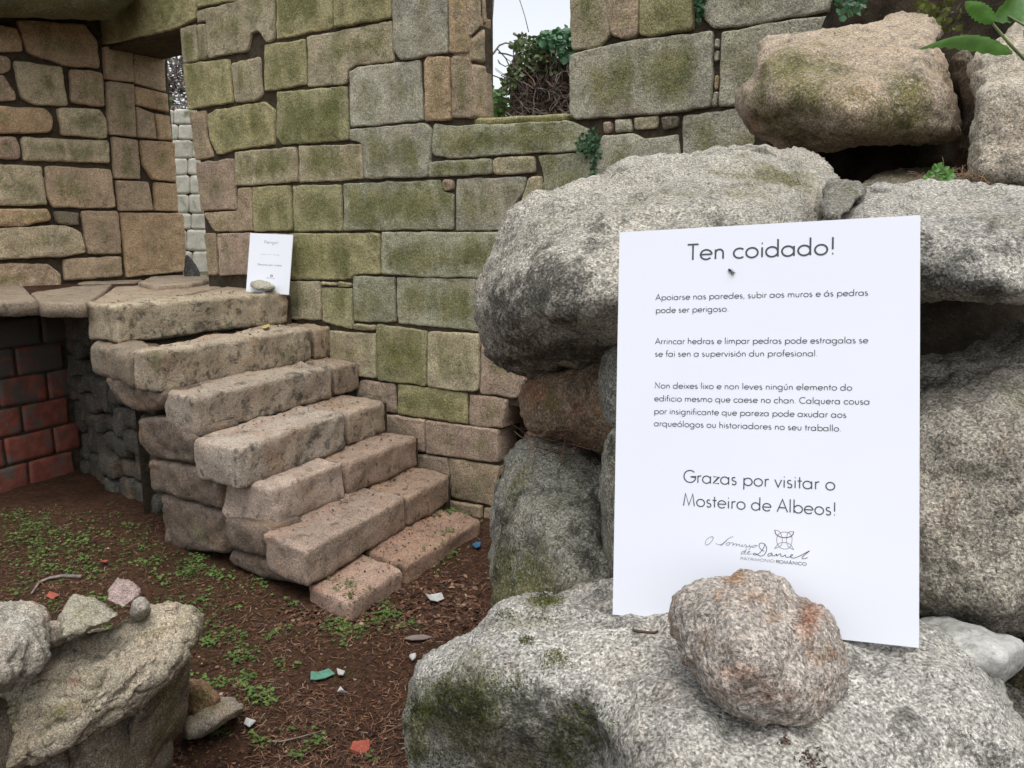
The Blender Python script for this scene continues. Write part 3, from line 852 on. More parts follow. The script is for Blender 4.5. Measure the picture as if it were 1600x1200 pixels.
# =================================================================== LANDING
LZ = 1.28
landing = thing('stone_landing', on_level(250., 450., LZ), 'worn flagstone landing at the head of the steps', 'landing')
FLG = [
 ([(-200, 440), (35, 446), (45, 456), (60, 471), (0, 473), (-200, 476)], 1.285), ([(48, 457), (128, 446), (175, 444), (160, 458), (133, 474), (63, 474)], 1.29),
 ([(215, 441), (240, 431), (322, 429), (330, 436), (300, 443), (240, 446)], 1.315), ([(180, 447), (300, 444), (370, 443), (300, 458), (190, 470), (140, 474), (164, 459)], 1.282),
 ([(372, 444), (440, 441), (470, 446), (440, 456), (305, 459)], 1.284), ([(330, 440), (350, 430), (400, 424), (440, 436), (370, 442)], 1.283),
 ([(120, 443), (150, 432), (215, 428), (236, 430), (212, 441)], 1.283),
]
for i, (pl, z) in enumerate(FLG):
    pp = np.array(pl, float)
    W = on_level(pp[:, 0], pp[:, 1], z)[:, :2]
    W = W + .0 * W
    poly = fillet(W, .014); cl = np.r_[poly, poly[:1]]
    poly = arc_sample(cl, np.linspace(0, 1, 90)[:-1])
    G = grid_fill(poly, .03, 80, .10); nv, nu = G.shape[0] - 1, G.shape[1] - 1
    d = edge_dist(G, poly); k = np.clip(d / .008, 0, 1)
    V = np.c_[G.reshape(-1, 2), (z - .010 * (1 - np.sqrt(1 - (1 - k) ** 2))).ravel()]
    V[:, 2] += .007 * fbm(V + i * 5, 9, 4)
    Fc = grid_faces(nv, nu)
    if np.cross(V[Fc[0, 1]] - V[Fc[0, 0]], V[Fc[0, 3]] - V[Fc[0, 0]])[2] < 0: Fc = Fc[:, ::-1]
    ring = ring_idx(nv, nu); back = V[ring] - [0, 0, .075 if i < 2 else .06]
    back[:, 2] += .012 * fbm(V[ring] + 3, 6, 3)
    Vb, Fl = close_back(V, Fc, nv, nu, back)
    link('flagstone', mesh('flagstone', Vb, Fl, M['step'], attrs={'ed': np.full(len(Vb), .5)}), landing, color=(.36 if i > 1 else .27, .29 if i > 1 else .215, .21 if i > 1 else .155, -.1))
# bed under the flags: from the slab edge back to the walls
e = [on_level(-250., 480., 1.2)[:2], on_level(130., 476., 1.2)[:2], on_level(230., 472., 1.2)[:2], wallp(-.12, .05, 0)[:2], wallp(-2.7, -.75, 0)[:2], (JP - BD * 3)[:2]]
e[0] = e[0] + [0, .12]; e[1] = e[1] + [0.05, .12]
Vb = [np.r_[p, 1.17] for p in e] + [np.r_[p, 1.273] for p in e]
nE = len(e)
link('bed', mesh('bed', Vb, [list(range(nE))[::-1], list(range(nE, 2 * nE))] + [[i, (i + 1) % nE, nE + (i + 1) % nE, nE + i] for i in range(nE)], M['soil'], False), landing)

# =================================================================== STEPS
stairs = thing('stone_stairs', on_level(600., 860., 0.0), 'flight of worn stone steps climbing beside the green wall', 'stairs')
# z top, z bottom, front-left, wall end, rear-left, split fractions
ST = [
 (1.285, 1.085, (180, 478), (449, 457), (134, 473), [0, 1]),
 (1.08, .875, (245, 551), (516, 507), (206, 547), [0, .90, 1]),
 (.87, .68, (303, 622), (560, 562), (254, 611), [0, .845, 1]),
 (.675, .48, (370, 702), (602, 624), (300, 687), [0, .735, 1]),
 (.475, .285, (429, 763), (651, 679), (342, 749), [0, .50, 1]),
 (.28, .115, (478, 862), (702, 740), (411, 835), [0, .70, 1]),
 (.105, -.06, (545, 935), (753, 807), (478, 906), [0, .42, 1]),
]
TN = [(.44, .37, .265), (.42, .35, .26), (.40, .335, .265), (.45, .38, .31), (.45, .355, .29), (.37, .28, .22), (.41, .285, .22)]
core = MB()
FLs = []
for i, (zt_, zb, fl, en, bl, fr) in enumerate(ST):
    a = on_level(float(fl[0]), float(fl[1]), zt_); b = on_level(float(en[0]), float(en[1]), zt_); c = on_level(float(bl[0]), float(bl[1]), zt_)
    FLs.append(a)
    back_r = b - UA * .42
    for j in range(len(fr) - 1):
        f0, f1 = fr[j] + (.012 if j else 0), fr[j + 1] - (.012 if j < len(fr) - 2 else 0)
        # fractions are of the seen line, turned into points of the level edge
        g = lambda f: on_level(fl[0] + (en[0] - fl[0]) * f, fl[1] + (en[1] - fl[1]) * f, zt_)
        p, q_ = g(f0), g(f1)
        s0 = np.linalg.norm(p - a) / np.linalg.norm(b - a); s1 = np.linalg.norm(q_ - a) / np.linalg.norm(b - a)
        P4, Q4 = c + (back_r - c) * s0, c + (back_r - c) * s1
        zz = zt_ - (.012 if j else 0)
        if i == 6 and j == 0: zz -= .022
        V, Fc, ed = block_mesh(box_corners(p, q_, Q4, P4, zb - .012, zz, .0), rad=.021, amp=.021, step=.016, seed=400 + i * 5 + j, freq=4.5, crack=.018, fine=.005, ffreq=34)
        k = jit.uniform(.93, 1.07) * (.86 if j else 1)
        t = TN[i]
        col = (t[0] * k, t[1] * k * (.93 if j else 1), t[2] * k * (.86 if j else 1), -.02 if i > 2 or j else .14)
        tp = block_mesh.param; soil = np.clip((tp[:, 1] - .3) * 1.0, 0, .42) * (tp[:, 2] > .8); cr = .30 * (tp[:, 1] < .1) * (i < 4) + .15 * (tp[:, 2] < .3)
        link('step', mesh('step', V, Fc, M['step'], attrs={'ed': ed, 'rusty': soil, 'crust_shade': cr}), stairs, color=col)
    cc = [a + (b - a) * .08 - UA * .07, b + (b - a) * .04 - UA * .03, b + (b - a) * .04 - UA * .75, c + (b - a) * .34 - UA * (.04 if i else .0)]
    if zb > .1 and i not in (1,): core.add([np.r_[v[:2], -.05] for v in cc] + [np.r_[v[:2], zt_ - .03 - .002 * i] for v in cc], BX)
link('rubble_fill', core.make('rubble_fill', M['mortar']), stairs)
# rough stones of the stair flank, under the step ends
sd = FLs[1] - FLs[5]; sd[2] = 0; sd /= np.linalg.norm(sd)
SN = np.array([sd[1], -sd[0], 0]); SN = SN if SN @ (CAM - FLs[5]) > 0 else -SN
S0 = FLs[5] - SN * .008
lv = lambda x, y: on_level(float(x), float(y), 1.07)
V, Fc, ed = block_mesh(box_corners(lv(204, 549), lv(250, 543), lv(215, 522), lv(134, 532), .86, 1.07, -.04), rad=.05, amp=.03, step=.02, seed=449, freq=6)
link('flank_stone', mesh('flank_stone', V, Fc, M['step'], attrs={'ed': ed}), stairs, color=(.25, .205, .15, 0))
SS = [([(132, 540), (206, 552), (210, 592), (172, 588), (140, 566)], -.04), ([(160, 590), (196, 594), (256, 612), (252, 640), (215, 645), (180, 625)], .0), ([(213, 655), (262, 653), (303, 684), (300, 726), (236, 716), (214, 692)], .0),
      ([(230, 718), (300, 731), (342, 754), (342, 796), (285, 782), (235, 765)], .0), ([(245, 772), (284, 784), (346, 802), (350, 868), (255, 856)], -.01), ([(348, 808), (410, 828), (412, 872), (352, 858)], .0),
      ([(352, 860), (412, 876), (470, 906), (468, 920), (395, 905), (350, 880)], -.02), ([(250, 645), (302, 672), (304, 690), (262, 650)], -.03)]
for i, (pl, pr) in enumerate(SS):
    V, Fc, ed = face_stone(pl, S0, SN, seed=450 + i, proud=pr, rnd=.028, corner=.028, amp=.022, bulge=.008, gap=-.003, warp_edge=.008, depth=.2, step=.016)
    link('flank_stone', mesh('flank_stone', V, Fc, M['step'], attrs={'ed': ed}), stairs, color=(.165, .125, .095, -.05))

# =================================================================== VAULT UNDER THE LANDING: brick wall and dark rubble wall
B0 = np.array([-3.38, 5.05, 0]); B1 = np.array([-3.12, 5.55, 0]); bd = (B1 - B0) / np.linalg.norm(B1 - B0); bn = np.array([bd[1], -bd[0], 0])
bw = thing('brick_wall', B0, 'red hollow-brick wall smeared with grey mortar under the landing', 'wall')
core = MB(); core.add(obox(B0, bd, bn, -1.6, .62, -.012, -.2, -.1, 1.17), BX)
link('mortar_core', core.make('mortar_core', M['mortar']), bw)
bl_, bh = .335, .195
for r in range(6):
    off_ = -1.6 + (0 if r % 2 else -bl_ / 2 - .03)
    for k in range(8):
        l0 = off_ + k * bl_; l1 = min(l0 + bl_ - .014, .60)
        if l0 > .5: continue
        z0 = -.03 + r * bh
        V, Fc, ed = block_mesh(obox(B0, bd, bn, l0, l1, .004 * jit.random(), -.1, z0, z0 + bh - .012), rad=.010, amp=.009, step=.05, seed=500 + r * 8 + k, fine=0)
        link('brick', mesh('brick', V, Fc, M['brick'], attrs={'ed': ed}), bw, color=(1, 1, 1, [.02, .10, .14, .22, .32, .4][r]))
R0 = np.array([-3.12, 5.55, 0]); R1 = on_level(243., 802., 0.0); rd = (R1 - R0) / np.linalg.norm(R1 - R0); rn = np.array([-abs(rd[1]), -abs(rd[0]), 0]); rn /= np.linalg.norm(rn)
rw = thing('rubble_wall', R0, 'dark rubble wall in the shadow below the landing', 'wall')
core = MB(); core.add(obox(R0, rd, rn, -.05, .92, -.05, -.25, -.1, 1.15), BX); core.add(obox(R0, rd, rn, .921, 1.32, -.051, -.25, -.1, .80), BX)
link('mortar_core', core.make('mortar_core', M['shade_dark_earth']), rw)
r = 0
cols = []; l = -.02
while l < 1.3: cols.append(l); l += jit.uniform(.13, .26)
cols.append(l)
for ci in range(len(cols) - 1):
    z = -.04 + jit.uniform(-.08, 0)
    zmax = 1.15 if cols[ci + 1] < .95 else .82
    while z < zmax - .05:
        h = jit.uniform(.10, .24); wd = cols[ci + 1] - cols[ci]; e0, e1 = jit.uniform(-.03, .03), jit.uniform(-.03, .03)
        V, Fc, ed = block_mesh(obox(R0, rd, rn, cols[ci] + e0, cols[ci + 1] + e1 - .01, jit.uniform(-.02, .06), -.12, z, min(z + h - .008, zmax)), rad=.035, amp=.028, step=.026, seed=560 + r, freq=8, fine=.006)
        link('stone', mesh('stone', V, Fc, M['step'], attrs={'ed': ed}), rw, color=(.085, .08, .065, 0))  # stones coloured dark, shade under the landing put into the tint
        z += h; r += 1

# =================================================================== RIGHT-HAND BOULDERS
GR = (.36, .355, .315)
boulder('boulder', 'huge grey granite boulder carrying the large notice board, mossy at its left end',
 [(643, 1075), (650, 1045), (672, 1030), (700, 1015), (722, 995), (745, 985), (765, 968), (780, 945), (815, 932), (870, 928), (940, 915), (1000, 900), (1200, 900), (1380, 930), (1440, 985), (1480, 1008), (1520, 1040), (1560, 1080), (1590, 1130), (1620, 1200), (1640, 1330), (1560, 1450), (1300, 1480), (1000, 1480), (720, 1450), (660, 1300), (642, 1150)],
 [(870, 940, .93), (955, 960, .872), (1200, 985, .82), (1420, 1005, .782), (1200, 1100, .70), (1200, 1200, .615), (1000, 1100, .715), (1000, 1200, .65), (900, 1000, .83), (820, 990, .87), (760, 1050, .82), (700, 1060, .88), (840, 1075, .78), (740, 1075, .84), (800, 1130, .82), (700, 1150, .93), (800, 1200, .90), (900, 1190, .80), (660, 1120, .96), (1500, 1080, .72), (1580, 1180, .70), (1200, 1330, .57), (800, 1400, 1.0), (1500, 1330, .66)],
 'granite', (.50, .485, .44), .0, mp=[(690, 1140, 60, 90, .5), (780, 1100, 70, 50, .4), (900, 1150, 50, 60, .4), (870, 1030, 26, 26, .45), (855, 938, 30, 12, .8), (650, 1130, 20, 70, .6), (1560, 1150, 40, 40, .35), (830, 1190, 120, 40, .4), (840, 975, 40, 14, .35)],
 dp=[(800, 1110, 120, 60, .5), (700, 1100, 60, 60, .3), (900, 1120, 70, 50, .5), (1060, 1180, 60, 30, .5), (960, 1170, 60, 40, .6), (1250, 1150, 60, 14, .5), (1060, 970, 60, 14, .3)], rp=[(800, 1050, 50, 30, .35)], R=48, rdep=.09, tback=.30, step=4.5, amp=.020, freq=7, crack=.014, seed=1, nmax=240, fine=.0055, ffreq=42, jag=2.6)  # dp at the lower left also paints the shade of the undercut face
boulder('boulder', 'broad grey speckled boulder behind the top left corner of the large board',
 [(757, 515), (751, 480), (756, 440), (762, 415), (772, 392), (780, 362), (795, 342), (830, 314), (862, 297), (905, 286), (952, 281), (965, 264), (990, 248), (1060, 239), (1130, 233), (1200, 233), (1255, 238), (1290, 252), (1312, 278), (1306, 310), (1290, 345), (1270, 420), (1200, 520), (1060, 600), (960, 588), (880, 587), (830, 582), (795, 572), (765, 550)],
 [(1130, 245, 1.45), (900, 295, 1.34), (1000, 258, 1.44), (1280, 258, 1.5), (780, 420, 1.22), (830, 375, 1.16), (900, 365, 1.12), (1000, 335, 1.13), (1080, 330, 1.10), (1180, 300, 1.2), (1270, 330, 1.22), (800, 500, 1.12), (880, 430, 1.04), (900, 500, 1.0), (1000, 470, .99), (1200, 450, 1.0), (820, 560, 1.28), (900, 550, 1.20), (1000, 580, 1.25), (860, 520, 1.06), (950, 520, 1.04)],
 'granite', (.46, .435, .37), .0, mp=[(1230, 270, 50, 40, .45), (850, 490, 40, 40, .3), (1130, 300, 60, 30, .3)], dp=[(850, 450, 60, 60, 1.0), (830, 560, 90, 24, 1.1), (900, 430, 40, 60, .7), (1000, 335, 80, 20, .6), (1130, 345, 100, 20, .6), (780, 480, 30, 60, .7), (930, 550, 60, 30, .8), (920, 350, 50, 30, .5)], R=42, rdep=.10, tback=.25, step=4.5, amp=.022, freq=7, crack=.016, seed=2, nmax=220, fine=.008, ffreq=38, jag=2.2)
boulder('boulder', 'small wedge-shaped stone between two boulders above the large board',
 [(1284, 322), (1286, 300), (1300, 284), (1325, 280), (1352, 294), (1348, 310), (1330, 330), (1300, 345), (1286, 340)], [(1320, 310, 1.12), (1300, 290, 1.2), (1340, 300, 1.15)],
 'granite', (.24, .23, .19), .05, cat='stone', R=18, rdep=.05, tback=.1, step=4, amp=.012, freq=14, seed=3, chaik=1)
boulder('boulder', 'grey boulder at the right edge above the top right corner of the large board',
 [(1282, 345), (1310, 328), (1340, 308), (1380, 296), (1440, 289), (1530, 286), (1620, 290), (1720, 300), (1760, 400), (1720, 440), (1640, 452), (1570, 470), (1500, 470), (1440, 466), (1400, 472), (1330, 440), (1285, 380)],
 [(1330, 325, 1.15), (1450, 295, 1.25), (1600, 295, 1.2), (1400, 350, .98), (1500, 345, 1.0), (1600, 350, .96), (1500, 410, .93), (1600, 420, .92), (1450, 450, .97), (1350, 420, 1.0)],
 'granite', (.47, .45, .40), .0, dp=[(1500, 440, 120, 25, .9), (1550, 380, 60, 30, .4)], mp=[(1560, 330, 60, 30, .25)], R=38, rdep=.08, tback=.25, step=4.5, amp=.018, freq=8, crack=.016, seed=4, fine=.008, ffreq=38)
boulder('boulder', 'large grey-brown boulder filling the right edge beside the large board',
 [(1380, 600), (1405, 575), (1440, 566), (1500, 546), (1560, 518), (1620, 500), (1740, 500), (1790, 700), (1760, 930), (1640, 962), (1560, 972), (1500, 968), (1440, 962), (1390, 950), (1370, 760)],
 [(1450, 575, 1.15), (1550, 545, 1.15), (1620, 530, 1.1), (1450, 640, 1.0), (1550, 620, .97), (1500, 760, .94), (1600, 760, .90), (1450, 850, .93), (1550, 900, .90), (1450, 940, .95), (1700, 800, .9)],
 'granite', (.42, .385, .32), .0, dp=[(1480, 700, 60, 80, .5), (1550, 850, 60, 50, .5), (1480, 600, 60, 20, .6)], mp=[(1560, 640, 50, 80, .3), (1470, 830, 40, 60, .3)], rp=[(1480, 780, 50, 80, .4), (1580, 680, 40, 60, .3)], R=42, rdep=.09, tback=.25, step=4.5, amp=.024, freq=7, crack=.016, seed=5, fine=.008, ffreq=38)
boulder('quartz_stone', 'white quartz stone wedged beside the bottom right corner of the large board',
 [(1400, 985), (1440, 966), (1485, 964), (1540, 984), (1588, 1000), (1600, 1012), (1592, 1040), (1566, 1070), (1546, 1074), (1500, 1052), (1440, 1020), (1405, 1010)],
 [(1450, 980, .93), (1480, 1000, .86), (1560, 1030, .80), (1590, 1010, .86), (1540, 1060, .84), (1420, 1000, .92)],
 'quartz', (.42, .42, .40), -.3, dp=[(1450, 1000, 40, 30, .8), (1500, 975, 60, 12, .9), (1590, 1050, 20, 20, .3)], rp=[(1525, 1050, 10, 8, 1.0)], cat='stone', R=26, rdep=.035, tback=.06, step=3.5, amp=.008, freq=14, crack=.008, seed=6, chaik=1, fine=.0015)
boulder('boulder', 'dark mossy boulder low at the right edge behind the white quartz',
 [(1530, 1010), (1600, 990), (1720, 990), (1760, 1250), (1660, 1320), (1600, 1240), (1570, 1120)], [(1600, 1040, 1.02), (1650, 1200, .95), (1570, 1080, 1.05), (1700, 1100, .98)],
 'granite', (.14, .125, .085), .22, R=40, rdep=.07, tback=.2, step=5, amp=.014, freq=9, seed=7)
boulder('boulder', 'tan and moss-tinted boulder perched at the top of the right-hand pile',
 [(1150, 168), (1152, 150), (1165, 132), (1180, 122), (1183, 90), (1192, 68), (1210, 58), (1260, 54), (1300, 46), (1332, 42), (1372, 40), (1388, 28), (1420, 24), (1450, 27), (1470, 38), (1474, 52), (1462, 72), (1470, 100), (1488, 140), (1500, 185), (1494, 212), (1470, 222), (1400, 224), (1320, 232), (1250, 234), (1215, 226), (1185, 208), (1165, 192)],
 [(1200, 70, 2.1), (1350, 48, 2.15), (1440, 32, 2.2), (1200, 120, 1.95), (1330, 110, 1.83), (1430, 90, 1.85), (1200, 170, 1.9), (1330, 190, 1.74), (1450, 180, 1.78), (1250, 220, 1.98), (1180, 190, 2.05), (1400, 215, 1.82)],
 'granite_far', (.41, .33, .24), .0, mp=[(1290, 90, 90, 30, .55), (1250, 150, 50, 50, .35), (1430, 140, 50, 50, .55), (1400, 190, 60, 20, .4)], dp=[(1440, 110, 40, 50, .5), (1330, 105, 30, 16, .5)], rp=[(1350, 160, 60, 60, .4), (1180, 200, 20, 30, .6)], R=30, rdep=.13, tback=.62, step=4.2, amp=.022, freq=6, crack=.02, seed=8, fine=.006, ffreq=34)
boulder('boulder', 'tall pale tan rock standing at the top right edge behind the leaves',
 [(1520, 110), (1530, 85), (1560, 60), (1600, 40), (1680, 30), (1760, 80), (1760, 290), (1620, 296), (1545, 288), (1518, 284), (1515, 262), (1524, 220), (1532, 170), (1520, 140)],
 [(1560, 80, 1.75), (1600, 60, 1.8), (1560, 150, 1.6), (1640, 150, 1.55), (1560, 230, 1.58), (1640, 260, 1.5)],
 'granite_far', (.43, .38, .30), .05, R=30, rdep=.10, tback=.3, step=4.5, amp=.028, freq=7, crack=.035, seed=9, fine=.006, ffreq=40)
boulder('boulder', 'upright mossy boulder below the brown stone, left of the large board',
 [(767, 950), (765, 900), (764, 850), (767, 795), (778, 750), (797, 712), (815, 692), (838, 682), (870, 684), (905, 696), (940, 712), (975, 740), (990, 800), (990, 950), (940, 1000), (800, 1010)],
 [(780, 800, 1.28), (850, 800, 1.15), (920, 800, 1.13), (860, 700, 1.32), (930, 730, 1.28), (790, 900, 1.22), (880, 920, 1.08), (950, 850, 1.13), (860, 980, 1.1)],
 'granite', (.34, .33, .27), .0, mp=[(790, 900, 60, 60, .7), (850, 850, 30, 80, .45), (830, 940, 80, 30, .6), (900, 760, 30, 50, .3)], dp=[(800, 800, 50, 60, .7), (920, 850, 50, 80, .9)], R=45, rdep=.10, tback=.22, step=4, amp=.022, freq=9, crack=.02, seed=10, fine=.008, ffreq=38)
boulder('boulder', 'rusty brown stone tucked under the broad grey boulder',
 [(817, 640), (818, 605), (834, 585), (870, 572), (960, 565), (990, 600), (985, 700), (960, 716), (930, 702), (895, 690), (850, 676), (826, 660)],
 [(830, 610, 1.34), (870, 620, 1.27), (940, 640, 1.2), (900, 680, 1.25), (950, 700, 1.22), (900, 585, 1.24)],
 'granite_far', (.27, .19, .12), .0, rp=[(835, 610, 30, 30, .8), (910, 650, 40, 30, .6)], dp=[(900, 600, 60, 30, .9)], mp=[(860, 640, 30, 30, .3)], cat='stone', R=30, rdep=.07, tback=.2, step=4, amp=.018, freq=10, crack=.012, seed=11, fine=.004)
boulder('boulder', 'grey boulder just showing left of the large board, upper of the two',
 [(938, 600), (941, 570), (955, 545), (1000, 530), (1200, 540), (1220, 660), (1100, 690), (960, 672), (943, 640)], [(960, 600, 1.06), (1000, 550, 1.04), (1150, 600, 1.02), (1050, 660, 1.03)],
 'granite', (.36, .36, .31), .08, R=26, rdep=.07, tback=.2, step=4, amp=.012, freq=9, seed=12)
boulder('boulder', 'grey boulder just showing left of the large board, lower of the two',
 [(942, 740), (945, 690), (955, 668), (1000, 655), (1200, 660), (1230, 850), (1100, 930), (960, 925), (950, 860)], [(960, 800, 1.02), (1050, 700, 1.02), (1150, 800, .99), (1050, 900, 1.0)],
 'granite', (.34, .335, .28), .12, R=26, rdep=.07, tback=.2, step=4, amp=.012, freq=9, seed=13)
# packed fill behind the boulders, coloured dark as gap shade, and the earth bank above
boulder('rubble_fill', 'packed earth and rubble behind the boulders, coloured dark for the shade in the gaps',
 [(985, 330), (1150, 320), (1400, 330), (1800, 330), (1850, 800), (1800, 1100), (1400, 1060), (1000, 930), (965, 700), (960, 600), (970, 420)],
 [(1000, 500, 1.5), (1400, 500, 1.45), (1700, 700, 1.4), (1200, 900, 1.35)], 'shade_dark_earth', (.05, .042, .03), -.2, cat='rubble', R=60, rdep=.1, tback=.3, step=12, amp=.03, freq=8, seed=14)
def bank():
    V, Fc, ed = boulder_mesh([(1298, -150), (1900, -150), (1950, 330), (1400, 350), (1190, 320), (1180, 215), (1240, 100), (1300, 60)],
        [(1350, 0, 2.6), (1550, 0, 2.5), (1350, 250, 2.5), (1550, 250, 2.3), (1250, 260, 2.6)], R=60, rdep=.15, tback=.5, step=9, amp=.09, freq=5, seed=15)
    link('earth_bank', mesh('earth_bank', V, Fc, M['shade_dark_earth'], attrs={'ed': ed}), None, 'dark mossy earth bank behind the perched boulder', 'bank')
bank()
boulder('boulder', 'brown shaded stone in the gap right of the perched boulder',
 [(1478, 95), (1505, 78), (1530, 95), (1536, 180), (1530, 260), (1505, 280), (1492, 230), (1500, 180)], [(1510, 150, 2.05), (1520, 250, 2.0), (1500, 100, 2.1)],
 'granite_far', (.12, .09, .06), 0, R=16, rdep=.08, tback=.2, step=5, amp=.02, freq=9, seed=16)
boulder('boulder', 'low flat stone in the dark hollow under the perched boulder',
 [(1330, 300), (1360, 275), (1420, 262), (1480, 266), (1530, 280), (1550, 305), (1450, 320), (1340, 320)], [(1400, 290, 1.7), (1500, 290, 1.65), (1440, 270, 1.85)],
 'granite_far', (.13, .12, .08), .15, R=16, rdep=.08, tback=.2, step=5, amp=.015, freq=9, seed=17)
# foot of the pile, down to the ground
foot = [((.02, .85), (.62, .78), (.66, 1.45), (.05, 1.5), 0, .62), ((.64, .7), (1.35, .68), (1.4, 1.4), (.68, 1.45), 0, .6), ((.05, .88), (.55, .84), (.6, 1.5), (.08, 1.5), .6, 1.12), ((.57, .78), (1.3, .72), (1.35, 1.5), (.6, 1.5), .58, 1.14),
        ((.12, 1.52), (.9, 1.52), (.95, 2.3), (.2, 2.3), 0, .9), ((.92, 1.45), (1.8, 1.4), (1.85, 2.5), (.97, 2.5), 0, 1.0), ((.25, 1.55), (.95, 1.55), (1.0, 2.2), (.3, 2.2), .9, 1.5), ((.97, 1.5), (1.9, 1.4), (1.9, 2.5), (1.0, 2.5), 1.0, 1.7)]
fl_lab = ['lowest front stone at the left of the right-hand pile', 'lowest front stone at the right of the right-hand pile', 'upper footing stone under the huge boulder, left', 'upper footing stone under the huge boulder, right',
          'rear footing stone at the left of the pile', 'rear footing stone at the right of the pile', 'rear upper packing stone behind the upright boulder', 'rear upper packing stone below the earth bank']
for i, (a, b, c, d, z0, z1) in enumerate(foot):
    V, Fc, ed = block_mesh(box_corners(a, b, c, d, z0 - .02, z1), rad=.16, amp=.05, step=.05, seed=600 + i, freq=3, crack=.02)
    link('footing_stone', mesh('footing_stone', V, Fc, M['granite'], attrs={'ed': ed}), None, fl_lab[i], 'stone', color=(.3, .28, .24, .1))

# stone holding the board
boulder('loose_stone', 'round pinkish grey granite stone propping the large notice board',
 [(1186 + (a_ - 1186) * .965, 1016 + (b_ - 1016) * .975) for a_, b_ in [(1050, 985), (1052, 955), (1062, 935), (1090, 916), (1128, 905), (1160, 897), (1192, 894), (1218, 908), (1242, 926), (1272, 945), (1292, 958), (1304, 985), (1312, 1015), (1321, 1045), (1316, 1085), (1300, 1115), (1284, 1136), (1255, 1139), (1225, 1130), (1180, 1124), (1140, 1112), (1105, 1090), (1080, 1060), (1058, 1020)]],
 [(1180, 905, .735), (1100, 930, .72), (1240, 945, .735), (1150, 980, .655), (1200, 1000, .645), (1250, 1010, .66), (1290, 1000, .70), (1130, 1050, .65), (1200, 1060, .635), (1280, 1080, .66), (1230, 1110, .65), (1070, 990, .70)],
 'granite_pink', (.46, .41, .36), -.1, rp=[(1265, 965, 26, 32, 1.0), (1110, 990, 40, 40, .5), (1200, 930, 50, 20, .4), (1200, 1090, 80, 26, .7), (1160, 1050, 60, 14, .5)], dp=[(1250, 945, 14, 30, .8), (1130, 1080, 60, 20, .4), (1240, 1110, 60, 20, .5)], cat='stone', R=34, rdep=.035, tback=.055, step=3.2, amp=.013, freq=12, crack=.03, seed=20, fine=.003, ffreq=90, jag=1.2)

